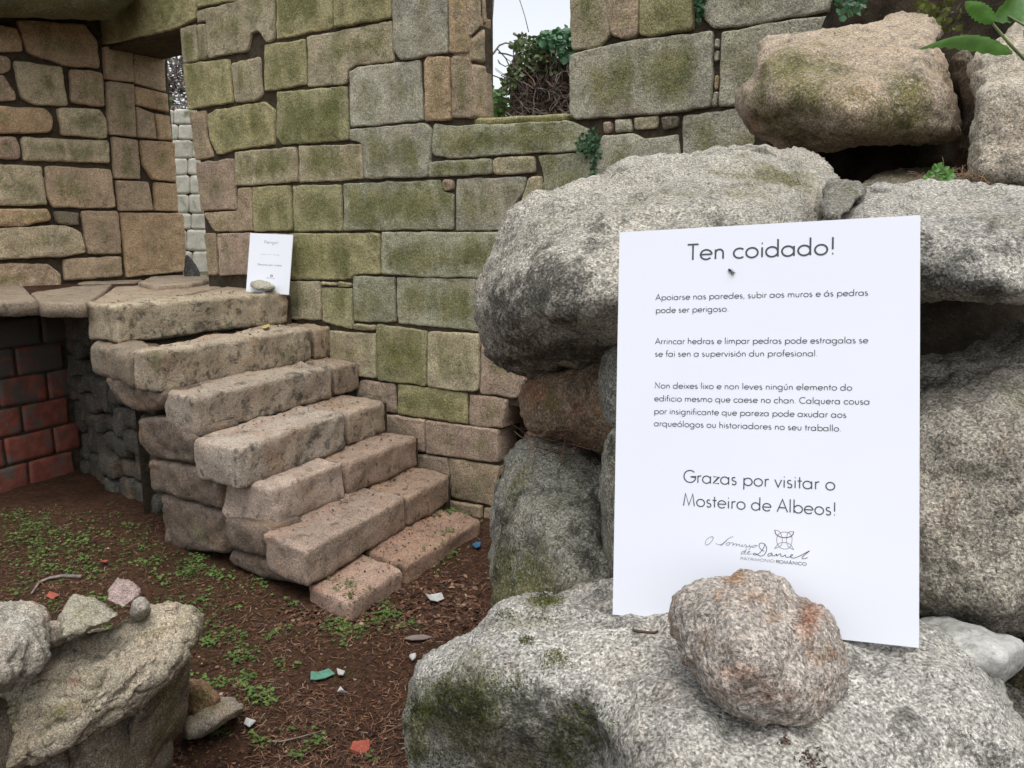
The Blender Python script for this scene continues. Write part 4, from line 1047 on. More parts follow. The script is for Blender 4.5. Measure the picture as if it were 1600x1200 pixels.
# =================================================================== LEFT FOREGROUND PILE
LP = [
 ('boulder', 'long slanting yellowish slab at the bottom left corner', [(77, 1013), (100, 1004), (128, 996), (150, 992), (176, 988), (198, 979), (220, 968), (241, 952), (262, 950), (290, 956), (305, 973), (302, 996), (284, 1024), (256, 1067), (198, 1107), (142, 1132), (108, 1158), (43, 1188), (-20, 1194), (-80, 1192), (-90, 1120), (-50, 1085), (0, 1078), (34, 1064), (64, 1040)],
  [(80, 1025, 2.28), (180, 995, 2.33), (270, 962, 2.38), (290, 1000, 2.30), (60, 1090, 2.12), (160, 1050, 2.16), (240, 1040, 2.22), (20, 1150, 2.08), (120, 1130, 2.14), (-60, 1150, 2.05), (200, 1090, 2.22)], (.46, .40, .30), .0, dict(R=16, rdep=.08, tback=.3, amp=.022, freq=7, seed=40, step=2.4, jag=2, strata=.045, sfreq=14, fine=.007, ffreq=40, mp=[(10, 1120, 50, 40, .7), (100, 1060, 40, 20, .35), (130, 1110, 60, 20, .3)], dp=[(200, 1040, 60, 30, .6)], rp=[(115, 1065, 14, 10, .7)])),
 ('boulder', 'rounded grey boulder at the left edge, resting on the slanting slab', [(-70, 960), (-20, 948), (17, 948), (54, 953), (66, 966), (79, 985), (77, 1007), (67, 1036), (28, 1058), (0, 1074), (-50, 1090), (-80, 1040)],
  [(0, 955, 2.15), (60, 970, 2.15), (20, 1000, 1.98), (-40, 1000, 1.95), (30, 1045, 2.0), (70, 1010, 2.08)], (.43, .40, .34), .02, dict(R=18, rdep=.07, tback=.2, amp=.02, freq=8, seed=41, step=2.5, strata=.03, sfreq=18, fine=.006)),
 ('stone', 'small tan stone between the left boulder and the pointed grey stone', [(68, 974), (92, 970), (104, 985), (106, 1000), (88, 1012), (74, 1010)], [(85, 990, 2.18)], (.36, .32, .26), 0, dict(R=12, rdep=.04, tback=.08, amp=.01, freq=14, seed=42, step=2.5)),
 ('stone', 'angular grey-yellow stone lying on the slanting slab', [(113, 930), (130, 930), (147, 935), (167, 945), (187, 956), (184, 965), (159, 979), (127, 989), (100, 993), (97, 973), (105, 948)], [(120, 940, 2.3), (150, 950, 2.25), (130, 970, 2.16), (175, 960, 2.24)], (.36, .33, .25), .06, dict(R=10, rdep=.05, tback=.1, amp=.022, freq=13, crack=.02, seed=43, step=2.2, chaik=0)),
 ('stone', 'flat pinkish pointed stone on top of the left pile', [(167, 936), (170, 922), (184, 903), (204, 908), (221, 921), (218, 931), (193, 951), (173, 942)], [(185, 910, 2.42), (210, 925, 2.38), (190, 945, 2.3)], (.40, .30, .27), -.3, dict(R=6, rdep=.03, tback=.05, amp=.008, freq=12, seed=44, step=2.2, chaik=0, jag=.5)),
 ('stone', 'small round stone with a rusty spot below the pink stone', [(203, 953), (207, 939), (224, 931), (235, 942), (238, 959), (221, 969), (204, 965)], [(220, 950, 2.28)], (.40, .36, .30), -.1, dict(R=12, rdep=.05, tback=.08, amp=.01, freq=16, seed=45, step=2.5)),
 ('boulder', 'brown stone under the right end of the slanting slab', [(270, 1010), (286, 1026), (293, 1058), (295, 1101), (286, 1130), (258, 1172), (225, 1230), (190, 1230), (195, 1150), (212, 1100), (245, 1060)], [(280, 1060, 2.42), (240, 1120, 2.34), (220, 1180, 2.36), (270, 1130, 2.44)], (.20, .16, .115), .08, dict(R=16, rdep=.08, tback=.25, amp=.024, freq=7, crack=.02, seed=46, step=3)),
 ('boulder', 'dark brown upright stone below the middle of the slanting slab', [(100, 1150), (150, 1110), (210, 1080), (216, 1130), (206, 1190), (196, 1260), (110, 1260)], [(150, 1150, 2.24), (190, 1130, 2.3), (150, 1220, 2.25)], (.17, .13, .095), .0, dict(R=16, rdep=.06, tback=.25, amp=.02, freq=8, seed=47, step=3)),
 ('boulder', 'dark stone at the bottom left corner under the slab', [(-80, 1160), (40, 1170), (104, 1160), (112, 1200), (106, 1270), (-80, 1270)], [(0, 1200, 2.12), (80, 1200, 2.18)], (.19, .15, .11), 0, dict(R=14, rdep=.07, tback=.25, amp=.02, freq=8, seed=48, step=3)),
 ('stone', 'reddish stone beside the left pile, behind a flat grey stone', [(288, 1062), (300, 1060), (322, 1066), (345, 1088), (340, 1105), (320, 1130), (292, 1125)], [(310, 1085, 2.72), (330, 1100, 2.70)], (.30, .16, .10), -.3, dict(R=12, rdep=.05, tback=.12, amp=.012, freq=10, seed=49, step=3, chaik=1)),
 ('stone', 'flat oval grey-brown stone on the soil right of the left pile', [(284, 1140), (290, 1126), (306, 1110), (325, 1097), (345, 1090), (370, 1091), (385, 1107), (368, 1121), (334, 1143), (305, 1155), (288, 1152)], [(310, 1115, 2.66), (350, 1100, 2.70), (340, 1125, 2.62), (300, 1140, 2.62)], (.33, .29, .23), .05, dict(R=22, rdep=.09, tback=.12, amp=.012, freq=9, seed=50, step=3)),
]
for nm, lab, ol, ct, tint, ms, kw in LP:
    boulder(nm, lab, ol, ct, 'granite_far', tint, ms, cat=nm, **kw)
for i, (a, b, c, d, z1) in enumerate((((-1.75, 1.95), (-1.12, 1.95), (-1.05, 2.35), (-1.8, 2.4), .5), ((-1.95, 1.5), (-1.3, 1.55), (-1.3, 2.0), (-1.95, 2.0), .52))):
    V, Fc, ed = block_mesh(box_corners(a, b, c, d, -.03, z1), rad=.12, amp=.04, step=.05, seed=620 + i, freq=3)
    link('footing_stone', mesh('footing_stone', V, Fc, M['granite_far'], attrs={'ed': ed}), None, ['rear footing stone under the slanting slab', 'front footing stone at the outer left of the left pile'][i], 'stone', color=(.2, .165, .12, .1))

# =================================================================== NOTICE BOARDS
BC = [np.array(v) + CAM for v in ([.10623154, .80449087, -.00186298], [.35683, .71442, .01318], [.34685, .63009, -.35086], [.09625, .72015, -.3659])]
# (the four corners solved from the picture for a rectangle; rescaled below to a 30 x 42 cm board)
_q = [(968, 363), (1438, 336), (1433, 1012), (955, 960)]
_l = np.array([1., .88451643, .86657204, .98205561]) * (.30 / .33744555)
BC = [CAM + ray(*_q[i]) * _l[i] for i in range(4)]

# --- stroke lettering in the manner of a geometric sans (cap height 1)
def arc(cx, cy, rx, ry, a0, a1, n=14):
    return [(cx + rx * math.cos(math.radians(a0 + (a1 - a0) * i / n)), cy + ry * math.sin(math.radians(a0 + (a1 - a0) * i / n))) for i in range(n + 1)]
r_ = .30
GL = {}
def gl(ch, adv, *st): GL[ch] = (adv, list(st))
O_ = lambda cx: arc(cx, r_, r_, r_, 0, 360, 22)
gl('o', .76, O_(.38)); gl('a', .80, O_(.36), [(.66, 0), (.66, .60)]); gl('d', .80, O_(.36), [(.66, 0), (.66, 1.06)])
gl('b', .80, O_(.44), [(.14, 0), (.14, 1.06)]); gl('p', .80, O_(.44), [(.14, -.34), (.14, .60)]); gl('q', .80, O_(.36), [(.66, -.34), (.66, .60)])
gl('g', .80, O_(.36), [(.66, .60), (.66, -.06)] + arc(.38, -.06, .28, .28, 0, -140, 8)[1:]); gl('c', .64, arc(.38, r_, r_, r_, 48, 312, 16))
gl('e', .74, [(.09, .31), (.67, .31)] + arc(.38, r_, r_, r_, 4, 318, 20)); gl('n', .66, [(.13, 0), (.13, .60)], [(.13, .34)] + arc(.33, .37, .20, .22, 180, 0, 10) + [(.53, 0)])
gl('h', .66, [(.13, 0), (.13, 1.06)], [(.13, .34)] + arc(.33, .37, .20, .22, 180, 0, 10) + [(.53, 0)])
gl('m', 1.02, [(.13, 0), (.13, .60)], [(.13, .34)] + arc(.32, .38, .19, .21, 180, 0, 8) + [(.51, 0)], [(.51, .34)] + arc(.70, .38, .19, .21, 180, 0, 8) + [(.89, 0)])
gl('u', .66, [(.13, .60)] + arc(.33, .22, .20, .22, 180, 360, 10) + [(.53, .60)]); gl('r', .42, [(.13, 0), (.13, .60)], [(.13, .36)] + arc(.32, .38, .19, .21, 180, 70, 6))
gl('s', .50, arc(.25, .455, .145, .145, 50, 250, 8) + arc(.25, .155, .16, .155, 80, -150, 9)); gl('t', .36, [(.18, 0), (.18, .88)], [(.03, .58), (.33, .58)])
gl('i', .27, [(.135, 0), (.135, .60)], [(.105, .84), (.165, .84)]); gl('l', .27, [(.135, 0), (.135, 1.06)])
gl('f', .36, [(.16, 0), (.16, .86)] + arc(.30, .86, .14, .18, 180, 70, 6), [(.03, .58), (.32, .58)]); gl('v', .58, [(.05, .60), (.29, 0), (.53, .60)])
gl('x', .58, [(.06, 0), (.52, .60)], [(.06, .60), (.52, 0)]); gl('z', .56, [(.07, .57), (.49, .57), (.06, .03), (.51, .03)])
gl('.', .28, [(.11, .04), (.17, .04)]); gl(',', .28, [(.15, .06), (.09, -.14)]); gl('!', .36, [(.18, .30), (.18, 1.02)], [(.15, .04), (.21, .04)])
gl('T', .66, [(.33, 0), (.33, .97)], [(.04, .97), (.62, .97)]); gl('A', .84, [(.05, 0), (.42, 1.0), (.79, 0)], [(.19, .34), (.65, .34)])
gl('N', .90, [(.13, 0), (.13, 1.0), (.77, 0), (.77, 1.0)]); gl('C', .92, arc(.54, .5, .46, .5, 48, 312, 18)); gl('P', .66, [(.13, 0), (.13, .97), (.35, .97)] + arc(.36, .73, .23, .24, 90, -90, 8) + [(.13, .49)])
gl('G', 1.02, arc(.54, .5, .46, .5, 45, 338, 20) + [(.99, .47), (.58, .47)]); gl('M', 1.04, [(.10, 0), (.24, 1.0), (.52, .06), (.80, 1.0), (.94, 0)])
gl('R', .70, [(.13, 0), (.13, .97), (.35, .97)] + arc(.36, .73, .23, .24, 90, -90, 8) + [(.13, .49)], [(.36, .49), (.64, 0)]); gl('I', .28, [(.14, 0), (.14, 1)]); gl('O', 1.02, arc(.51, .5, .45, .5, 0, 360, 22))
gl('D', .84, [(.13, 0), (.13, .97), (.32, .97)] + arc(.32, .485, .44, .485, 90, -90, 12) + [(.13, 0)]); gl(' ', .34)
for a_, b_ in (('á', 'a'), ('ó', 'o'), ('ú', 'u'), ('Á', 'A')):
    ad_, st_ = GL[b_]; hx = .40 if b_ != 'u' else .33; hy = .74 if b_ != 'A' else 1.1
    gl(a_, ad_, *st_, [(hx - .04, hy), (hx + .12, hy + .20)])
GL['e'] = (.74, [[(.09, .31), (.67, .31)], arc(.38, r_, r_, r_, 2, 318, 20)])

class Board:
    """flat print on a board given by its corners TL TR BR BL"""
    def __init__(s, c, root, thick=.005):
        s.TL = c[0]; s.ex = (c[1] - c[0]); s.w = np.linalg.norm(s.ex); s.ex = s.ex / s.w
        ey = c[3] - c[0]; ey = ey - s.ex * (ey @ s.ex); s.h = np.linalg.norm(c[3] - c[0]); s.ey = ey / np.linalg.norm(ey)
        s.n = np.cross(s.ex, s.ey)
        if s.n @ (CAM - s.TL) < 0: s.n = -s.n
        s.root = root
        q = [s.TL, s.TL + s.ex * s.w, s.TL + s.ex * s.w + s.ey * s.h, s.TL + s.ey * s.h]
        k = len(q); V = q + [v - s.n * thick for v in q]
        root_o = root
        link('panel', mesh('panel', V, [[0, 3, 2, 1], [4, 5, 6, 7], [0, 1, 5, 4], [1, 2, 6, 5], [2, 3, 7, 6], [3, 0, 4, 7]], [M['board'], M['board_edge']], False, matidx=[0, 0, 1, 1, 1, 1]), root_o)
    def px(s, x, y):
        p = on_plane(float(x), float(y), s.TL, s.n); return np.array([(p - s.TL) @ s.ex, (p - s.TL) @ s.ey])
    def ribbon(s, mb, pts, wd, lift):
        pts = [np.asarray(p, float) for p in pts]
        pts = [p for i, p in enumerate(pts) if i == 0 or np.linalg.norm(p - pts[i - 1]) > 1e-7]
        if len(pts) < 2: return
        closed = np.linalg.norm(pts[0] - pts[-1]) < 1e-6 and len(pts) > 4
        L = []; R = []
        n = len(pts)
        for i in range(n):
            if closed: a, b = pts[(i - 1) % (n - 1)], pts[(i + 1) % (n - 1)]
            else: a, b = pts[max(i - 1, 0)], pts[min(i + 1, n - 1)]
            d = b - a; d /= np.linalg.norm(d) + 1e-12
            m = 1.0
            if 0 < i < n - 1:
                d1 = pts[i] - pts[i - 1]; d1 /= np.linalg.norm(d1); m = 1 / max(.45, abs(d1 @ d))
            nn = np.array([-d[1], d[0]]) * wd / 2 * m
            L.append(pts[i] + nn); R.append(pts[i] - nn)
        V = [s.TL + s.ex * p[0] + s.ey * p[1] + s.n * lift for p in L + R]
        mb.add(V, [[i, i + 1, n + i + 1, n + i] for i in range(n - 1)])
    def text(s, mb, txt, p0, p1, cap, wt=.085, lift=.0003, x_is_px=True):
        a = s.px(*p0) if x_is_px else np.array(p0); b = s.px(*p1) if x_is_px else np.array(p1)
        tot = sum(GL[ch][0] for ch in txt)
        d = b - a; ln = np.linalg.norm(d); ex = d / ln; up = np.array([ex[1], -ex[0]])
        sx = ln / tot; x = 0
        k = 0
        for ch in txt:
            adv, st = GL[ch]
            for g in st:
                s.ribbon(mb, [a + ex * (x + px_) * sx + up * py_ * cap for px_, py_ in g], wt * cap, lift + (k % 3) * 1.2e-5); k += 1
            x += adv
    def part(s, name, mb, mat, label=None):
        link(name, mb.make(name, M[mat]), s.root, label=label)

rb = thing('notice_board', (BC[3] + BC[2]) / 2, 'large white notice board headed Ten coidado leaning on the boulders', 'notice board')
B = Board(BC, rb)
mb = MB(); B.text(mb, 'Ten coidado!', (1073, 406.5), (1307, 397), .0172, .105); B.part('heading', mb, 'ink')
for lines in (
    [('Apoiarse nas paredes, subir aos muros e ás pedras', (1024, 469), (1357, 461.5)), ('pode ser perigoso.', (1024, 489), (1139, 486.5))],
    [('Arrincar hedras e limpar pedras pode estragalas se', (1023.5, 537.5), (1357, 536)), ('se fai sen a supervisión dun profesional.', (1023, 557), (1278, 556.5))],
    [('Non deixes lixo e non leves ningún elemento do', (1022.5, 606.5), (1332, 610)), ('edificio mesmo que caese no chan. Calquera cousa', (1022, 626.5), (1359.5, 632)),
     ('por insignificante que pareza pode axudar aos', (1021.5, 646.5), (1323, 652.5)), ('arqueólogos ou historiadores no seu traballo.', (1021.5, 665.5), (1315, 674))]):
    mb = MB()
    for t, a, b in lines: B.text(mb, t, a, b, .0062, .115)
    B.part('paragraph', mb, 'ink')
mb = MB(); B.text(mb, 'Grazas por visitar o', (1067, 753), (1306, 766), .0127, .088); B.text(mb, 'Mosteiro de Albeos!', (1066, 789.5), (1308, 805.5), .0127, .088); B.part('closing_lines', mb, 'ink')
def LZm(x, y): return B.px(1080 + x / 7.62, 815 + y / 7.62)
def strokes(mat, name, sts, wd, label=None):
    mb = MB()
    for i, st in enumerate(sts):
        p = np.array(st, float)
        for _ in range(2):
            if len(p) > 2:
                q1 = p[:-1] * .75 + p[1:] * .25; q2 = p[:-1] * .25 + p[1:] * .75
                p = np.concatenate([p[:1], np.stack([q1, q2], 1).reshape(-1, 2), p[-1:]])
        B.ribbon(mb, [LZm(*v) for v in p], wd, .0003 + (i % 3) * 1.2e-5)
    B.part(name, mb, mat, label)
strokes('ink_light', 'script_lettering', [
 [(262, 182), (235, 178), (195, 200), (165, 245), (172, 280), (200, 275), (240, 240), (265, 200), (262, 182), (245, 185)],
 [(292, 258), (325, 276), (370, 268), (412, 228), (450, 195), (503, 176)], [(440, 205), (412, 232), (385, 262), (365, 280), (345, 280)],
 [(450, 245), (418, 258), (415, 280), (445, 282), (462, 262), (450, 245), (475, 256), (496, 248)], [(496, 248), (505, 262), (488, 288), (520, 262), (538, 260)], [(538, 260), (545, 268), (528, 292), (560, 268), (578, 266)],
 [(578, 266), (570, 292), (595, 292), (612, 270)], [(612, 270), (600, 294), (625, 296), (645, 270)], [(645, 270), (662, 284), (655, 302), (635, 304), (680, 300), (700, 275)], [(700, 275), (690, 300), (715, 300), (728, 280), (700, 320), (685, 335)],
 [(765, 278), (735, 285), (725, 305), (750, 308), (775, 290), (765, 278), (795, 290)], [(640, 345), (610, 355), (592, 378), (600, 390), (630, 372), (662, 320)], [(650, 350), (632, 385), (660, 388), (690, 362), (702, 350), (685, 352), (668, 375), (685, 392), (718, 380)]], .00042)
strokes('ink_wine', 'script_name', [
 [(878, 262), (870, 300), (838, 350), (800, 385), (760, 398), (733, 390), (745, 372), (785, 385), (815, 412), (860, 405), (895, 360), (902, 310), (875, 262), (830, 250), (805, 270), (815, 315), (850, 345), (870, 350)],
 [(962, 372), (925, 378), (908, 400), (925, 414), (950, 398), (968, 372), (958, 405), (990, 408)], [(990, 408), (1022, 378), (1012, 415), (1050, 384), (1072, 382), (1064, 414), (1090, 416)], [(1090, 416), (1128, 388), (1120, 422), (1155, 424)],
 [(1138, 358), (1142, 356)], [(1155, 424), (1195, 412), (1212, 392), (1190, 390), (1178, 418), (1205, 434), (1240, 430)], [(1240, 430), (1300, 405), (1370, 368), (1412, 345), (1400, 356), (1352, 392), (1312, 432), (1330, 446), (1388, 428)]], .00055)
mb = MB(); B.text(mb, 'PATRIMONIO', (1080 + 585 / 7.62, 815 + 452 / 7.62), (1080 + 992 / 7.62, 815 + 486 / 7.62), .0027, .11); B.part('caption', mb, 'ink_brown')
mb = MB(); B.text(mb, 'ROMÁNICO', (1080 + 1008 / 7.62, 815 + 490 / 7.62), (1080 + 1375 / 7.62, 815 + 523 / 7.62), .0029, .16); B.part('caption', mb, 'ink')
EMB = [
 [(992, 320), (1040, 255), (1110, 245), (1180, 262), (1222, 335)], [(995, 100), (1060, 110), (1090, 210), (1075, 290), (1000, 318), (992, 320)], [(1220, 118), (1150, 118), (1130, 215), (1150, 300), (1222, 335)],
 [(1115, 122), (1060, 128), (1018, 180), (1018, 250), (1060, 315), (1120, 330), (1175, 312), (1200, 250), (1202, 180), (1170, 130), (1115, 122)]]
strokes('ink_brown', 'emblem', EMB, .00042)
strokes('ink_wine', 'emblem_arc', [[(995, 98), (1005, 150), (1060, 185), (1120, 192), (1185, 180), (1215, 150), (1220, 118)]], .0007)

# fly on the board
fc = B.px(1143, 424.5); fly = thing('fly', B.TL + B.ex * fc[0] + B.ey * fc[1], 'small black fly sitting below the heading of the large board', 'fly')
def ell(cx, cy, cz, rx, ry, rz, ang, n=8):
    V = []; Fc = []
    for i in range(n + 1):
        th = math.pi * i / n
        for k in range(n):
            ph = 2 * math.pi * k / n
            x, y, z = rx * math.cos(th), ry * math.sin(th) * math.cos(ph), rz * math.sin(th) * math.sin(ph)
            X = cx + x * math.cos(ang) - y * math.sin(ang); Y = cy + x * math.sin(ang) + y * math.cos(ang)
            V.append(B.TL + B.ex * (fc[0] + X) + B.ey * (fc[1] + Y) + B.n * (cz + z))
    for i in range(n):
        for k in range(n):
            Fc.append([i * n + k, i * n + (k + 1) % n, (i + 1) * n + (k + 1) % n, (i + 1) * n + k])
    return V, Fc
an = math.radians(42)
bm_ = MB(); bm_.add(*ell(.0007, .0006, .0012, .0024, .0012, .0011, an)); bm_.add(*ell(-.0014, -.0013, .0013, .0014, .0012, .0011, an)); bm_.add(*ell(-.0026, -.0024, .0012, .0008, .0010, .0009, an))
for sg in (-1, 1):
    for k in range(3):
        b0 = np.array([-.0012 + k * .0007, -.0011 + k * .0007]); dirn = np.array([math.cos(an + sg * 1.57 + (1 - k) * .5 * sg), math.sin(an + sg * 1.57 + (1 - k) * .5 * sg)])
        pts = [(b0, .001), (b0 + dirn * .0014, .0018), (b0 + dirn * .0028, .0003)]
        bm_.add(*tube([B.TL + B.ex * (fc[0] + p[0]) + B.ey * (fc[1] + p[1]) + B.n * z_ for p, z_ in pts], .00014, 4))
link('body', bm_.make('body', M['fly'], True), fly)
for sg in (-1, 1):
    bm_ = MB(); bm_.add(*ell(.0014 * math.cos(an + sg * .35) + .0006, .0014 * math.sin(an + sg * .35) + .0006, .0024, .0026, .0009, .00008, an + sg * .35, 6))
    link('wing', bm_.make('wing', M['fly_wing'], True), fly)

# small board at the head of the steps, leaning on the wall
SB = [on_level(401., 456., 1.29), on_level(460., 456., 1.29)]
dS = 5.46
def at_d(x, y, d): return CAM + ray(x, y) * d
_dw = lambda x, y: ((A0 + NA * .02 - CAM) @ NA) / (ray(x, y) @ NA)
sTR = at_d(458, 367, _dw(458, 367) - .03); sTL = at_d(391, 364, _dw(458, 367) + .03); sBR = at_d(460, 455, _dw(460, 455) - .12); sBL = at_d(399, 456, _dw(460, 455) - .06)
sb = thing('notice_board', (sBL + sBR) / 2, 'small white notice board headed Perigo standing at the head of the steps', 'notice board')
B2 = Board([sTL, sTR, sBR, sBL], sb, .006)
W2, H2 = B2.w, B2.h
mb = MB(); B2.text(mb, 'Perigo!', (W2 * .34, H2 * .165), (W2 * .68, H2 * .165), .020, .10, x_is_px=False); B2.part('heading', mb, 'ink_light')
mb = MB()
for k in range(16):                          # too small to read in the photograph: only its strokes
    x_ = W2 * (.29 + .028 * k)
    if k not in (5, 9): B2.ribbon(mb, [np.array([x_, H2 * .352]), np.array([x_ + .003, H2 * .345]), np.array([x_ + .006, H2 * .353])], .0014, .0004)
B2.part('paragraph', mb, 'ink_light')
mb = MB(); B2.text(mb, 'Grazas por visitar', (W2 * .22, H2 * .535), (W2 * .80, H2 * .535), .012, .15, x_is_px=False); B2.part('closing_lines', mb, 'ink_light')
mb = MB(); B2.text(mb, 'Daniel', (W2 * .45, H2 * .745), (W2 * .66, H2 * .75), .006, .16, x_is_px=False)
for k in range(2):
    B2.ribbon(mb, [np.array([W2 * (.57 + .03 * math.cos(t)), H2 * (.70 + .016 * math.sin(t) + k * .006)]) for t in np.linspace(0, 2 * math.pi, 13)], .0022, .0004 + k * 1e-4)
B2.part('emblem', mb, 'ink')
boulder('loose_stone', 'small flat grey stone holding the small notice board', [(390, 446), (392, 440), (402, 435), (414, 437), (426, 441), (431, 448), (428, 452), (412, 453), (398, 453)],
        [(400, 440, 5.36), (425, 445, 5.34), (410, 450, 5.30)], 'granite_far', (.40, .38, .30), -.1, cat='stone', R=7, rdep=.05, tback=.09, step=1.4, amp=.02, freq=10, seed=60, jag=.4, chaik=1)

# =================================================================== VEGETATION
def leaf_poly(n=7):
    return [(0, 0), (.25, .32), (.6, .38), (.85, .22), (1, 0), (.85, -.22), (.6, -.38), (.25, -.32)]
def add_leaf(mb, p, d, up, size, aspect=1.0, fold=.25, shade=0.0, serr=False):
    d = d / (np.linalg.norm(d) + 1e-9); s = np.cross(up, d); s /= np.linalg.norm(s) + 1e-9; u = np.cross(d, s)
    V = [p, p + d * size * .5 + u * size * .02, p + d * size]
    L = [(.22, .24), (.5, .36), (.8, .2)]
    for x, y in L: V.append(p + d * size * x + s * size * y * aspect + u * size * y * fold)
    for x, y in L: V.append(p + d * size * x - s * size * y * aspect + u * size * y * fold)
    mb.add(V, [[0, 1, 4, 3], [1, 2, 5, 4], [0, 6, 7, 1], [1, 7, 8, 2]], shade)

# --- leafy branch at the top right corner, near the camera
br = thing('leafy_branch', at_d(1640, 80, .9), 'green leafy branch reaching in at the top right corner', 'branch')
def big_leaf(base, tip, width, bend, name='leaf', rl=0, teeth=9):
    base = np.array(base); tip = np.array(tip); d = tip - base; ln = np.linalg.norm(d); d /= ln
    view = base - CAM; view /= np.linalg.norm(view)
    s = np.cross(d, view); s /= np.linalg.norm(s); u = np.cross(s, d)
    s = s * math.cos(rl) + u * math.sin(rl); u = np.cross(s, d)
    n = teeth * 3; V = []; Fc = []
    for i in range(n + 1):
        t = i / n
        wv = width * (math.sin(math.pi * t ** .8) ** .75 + .02) * (1 - .18 * ((i % 3) / 2.0))
        c = base + d * ln * t + u * bend * math.sin(math.pi * t)
        for k in (-1, -.5, 0, .5, 1):
            V.append(c + s * wv * k - u * abs(k) * wv * .35)
    for i in range(n):
        for k in range(4): a = i * 5 + k; Fc.append([a, a + 1, a + 6, a + 5])
    link(name, mesh(name, V, Fc, M['leaf']), br)
def bpt(x, y, d=.9): return at_d(x, y, d)
V, Fc = tube([bpt(1660, 110), bpt(1600, 92), bpt(1575, 66), bpt(1552, 38), bpt(1545, 20)], [.0025, .002, .0017, .0013, .001], 6)
link('stem', mesh('stem', V, Fc, M['stem']), br)
V, Fc = tube([bpt(1650, 70), bpt(1610, 45), bpt(1575, 25)], [.002, .0015, .001], 6)
link('stem', mesh('stem', V, Fc, M['stem']), br)
big_leaf(bpt(1582, 84), bpt(1436, 76, .86), .013, .016, rl=.9)
big_leaf(bpt(1552, 36), bpt(1508, 2, .87), .010, .006, rl=.3)
big_leaf(bpt(1550, 30), bpt(1600, -6, .92), .015, -.008, rl=-.4)
big_leaf(bpt(1575, 30), bpt(1640, 10, .93), .012, .006, rl=.5)
big_leaf(bpt(1600, 60), bpt(1650, 20, .95), .012, .006, rl=.2)
big_leaf(bpt(1610, 92), bpt(1690, 120, .95), .014, .006, rl=.2)

# --- ivy clad stump outside the window
ivy = thing('ivy_shrub', at_d(860, 185, 9.2), 'ivy covered stump with brown stems outside the window', 'shrub')
rng = np.random.RandomState(11)
def inpoly(pts, poly):
    poly = np.array(poly, float); x, y = pts[:, 0], pts[:, 1]; c = np.zeros(len(pts), bool); j = len(poly) - 1
    for i in range(len(poly)):
        xi, yi = poly[i]; xj, yj = poly[j]
        m = ((yi > y) != (yj > y)) & (x < (xj - xi) * (y - yi) / (yj - yi + 1e-12) + xi); c ^= m; j = i
    return c
V, Fc, ed = boulder_mesh([(800, 205), (802, 170), (806, 145), (820, 118), (842, 104), (868, 92), (905, 92), (950, 110), (965, 205)], [(860, 130, 9.3), (900, 160, 9.2), (850, 190, 9.2), (820, 160, 9.35)], R=30, rdep=.3, tback=.7, step=5, amp=.25, freq=3, seed=71)
link('trunk', mesh('trunk', V, Fc, M['vine'], attrs={'ed': ed}), ivy)
mb = MB()
for k in range(520):
    x = rng.uniform(800, 930); y = rng.uniform(95, 200); d = 9.0 + rng.uniform(-.25, .2)
    p = at_d(x, y, d); pts = [p]; dr = rng.normal(size=3) * [1, .4, 1]; dr[2] -= .5; dr /= np.linalg.norm(dr)
    for j in range(4):
        dr = dr + rng.normal(size=3) * .45; dr /= np.linalg.norm(dr); pts.append(pts[-1] + dr * .09)
    mb.add(*tube(pts, rng.uniform(.003, .010), 3, False), 0)
link('stem_tangle', mb.make('stem_tangle', M['vine']), ivy, kind='stuff')
mb = MB()
for k in range(260):
    x = rng.uniform(800, 930); y = rng.uniform(110, 200); p = at_d(x, y, 8.9 + rng.uniform(-.2, .1)); pts = [p]; dr = rng.normal(size=3); dr /= np.linalg.norm(dr)
    for j in range(3):
        dr = dr + rng.normal(size=3) * .4; dr /= np.linalg.norm(dr); pts.append(pts[-1] + dr * .08)
    mb.add(*tube(pts, rng.uniform(.002, .006), 3, False), 0)
link('twig_tangle', mb.make('twig_tangle', M['grey_twig']), ivy, kind='stuff')
def cloud(mb, poly, n, d0, dj, s0, s1):
    poly_a = np.array(poly, float); c = 0
    while c < n:
        pt = np.array([[rng.uniform(poly_a[:, 0].min(), poly_a[:, 0].max()), rng.uniform(poly_a[:, 1].min(), poly_a[:, 1].max())]])
        if not inpoly(pt, poly)[0]: continue
        p = at_d(pt[0, 0], pt[0, 1], d0 + rng.uniform(-dj, dj)); d = rng.normal(size=3); d[2] -= .3; u = rng.normal(size=3) * .6 + [0, -.5, .7]
        add_leaf(mb, p, d, u, rng.uniform(s0, s1), rng.uniform(.9, 1.5)); c += 1
mb = MB(); cloud(mb, [(838, 60), (850, 52), (868, 50), (882, 45), (960, 50), (960, 96), (905, 100), (870, 88), (850, 82)], 1100, 9.0, .35, .05, .10)
link('foliage', mb.make('foliage', M['leaf_dark']), ivy)
mb = MB(); cloud(mb, [(800, 68), (815, 56), (838, 60), (850, 85), (830, 110), (806, 130), (795, 150), (782, 150), (785, 128), (800, 105), (806, 85)], 620, 9.0, .3, .04, .08); cloud(mb, [(830, 85), (900, 85), (900, 110), (850, 115)], 120, 8.9, .2, .04, .08)
link('foliage', mb.make('foliage', M['leaf_olive']), ivy)
tw = [([(764, 91), (772, 82), (780, 71), (790, 67), (800, 69), (808, 80)], .014), ([(802, 52), (815, 60), (830, 66), (845, 76)], .016), ([(808, 62), (800, 75), (812, 85), (822, 96)], .010), ([(846, 110), (845, 95), (852, 80), (862, 72)], .016)]
for pl, r0 in tw:
    V, Fc = tube([at_d(x, y, 9.0) for x, y in pl], np.linspace(r0, r0 * .5, len(pl)), 5)
    link('branch', mesh('branch', V, Fc, M['grey_twig']), ivy)
bush = thing('bush', at_d(775, 200, 9.5), 'low green bush behind the window sill left of the stump', 'bush')
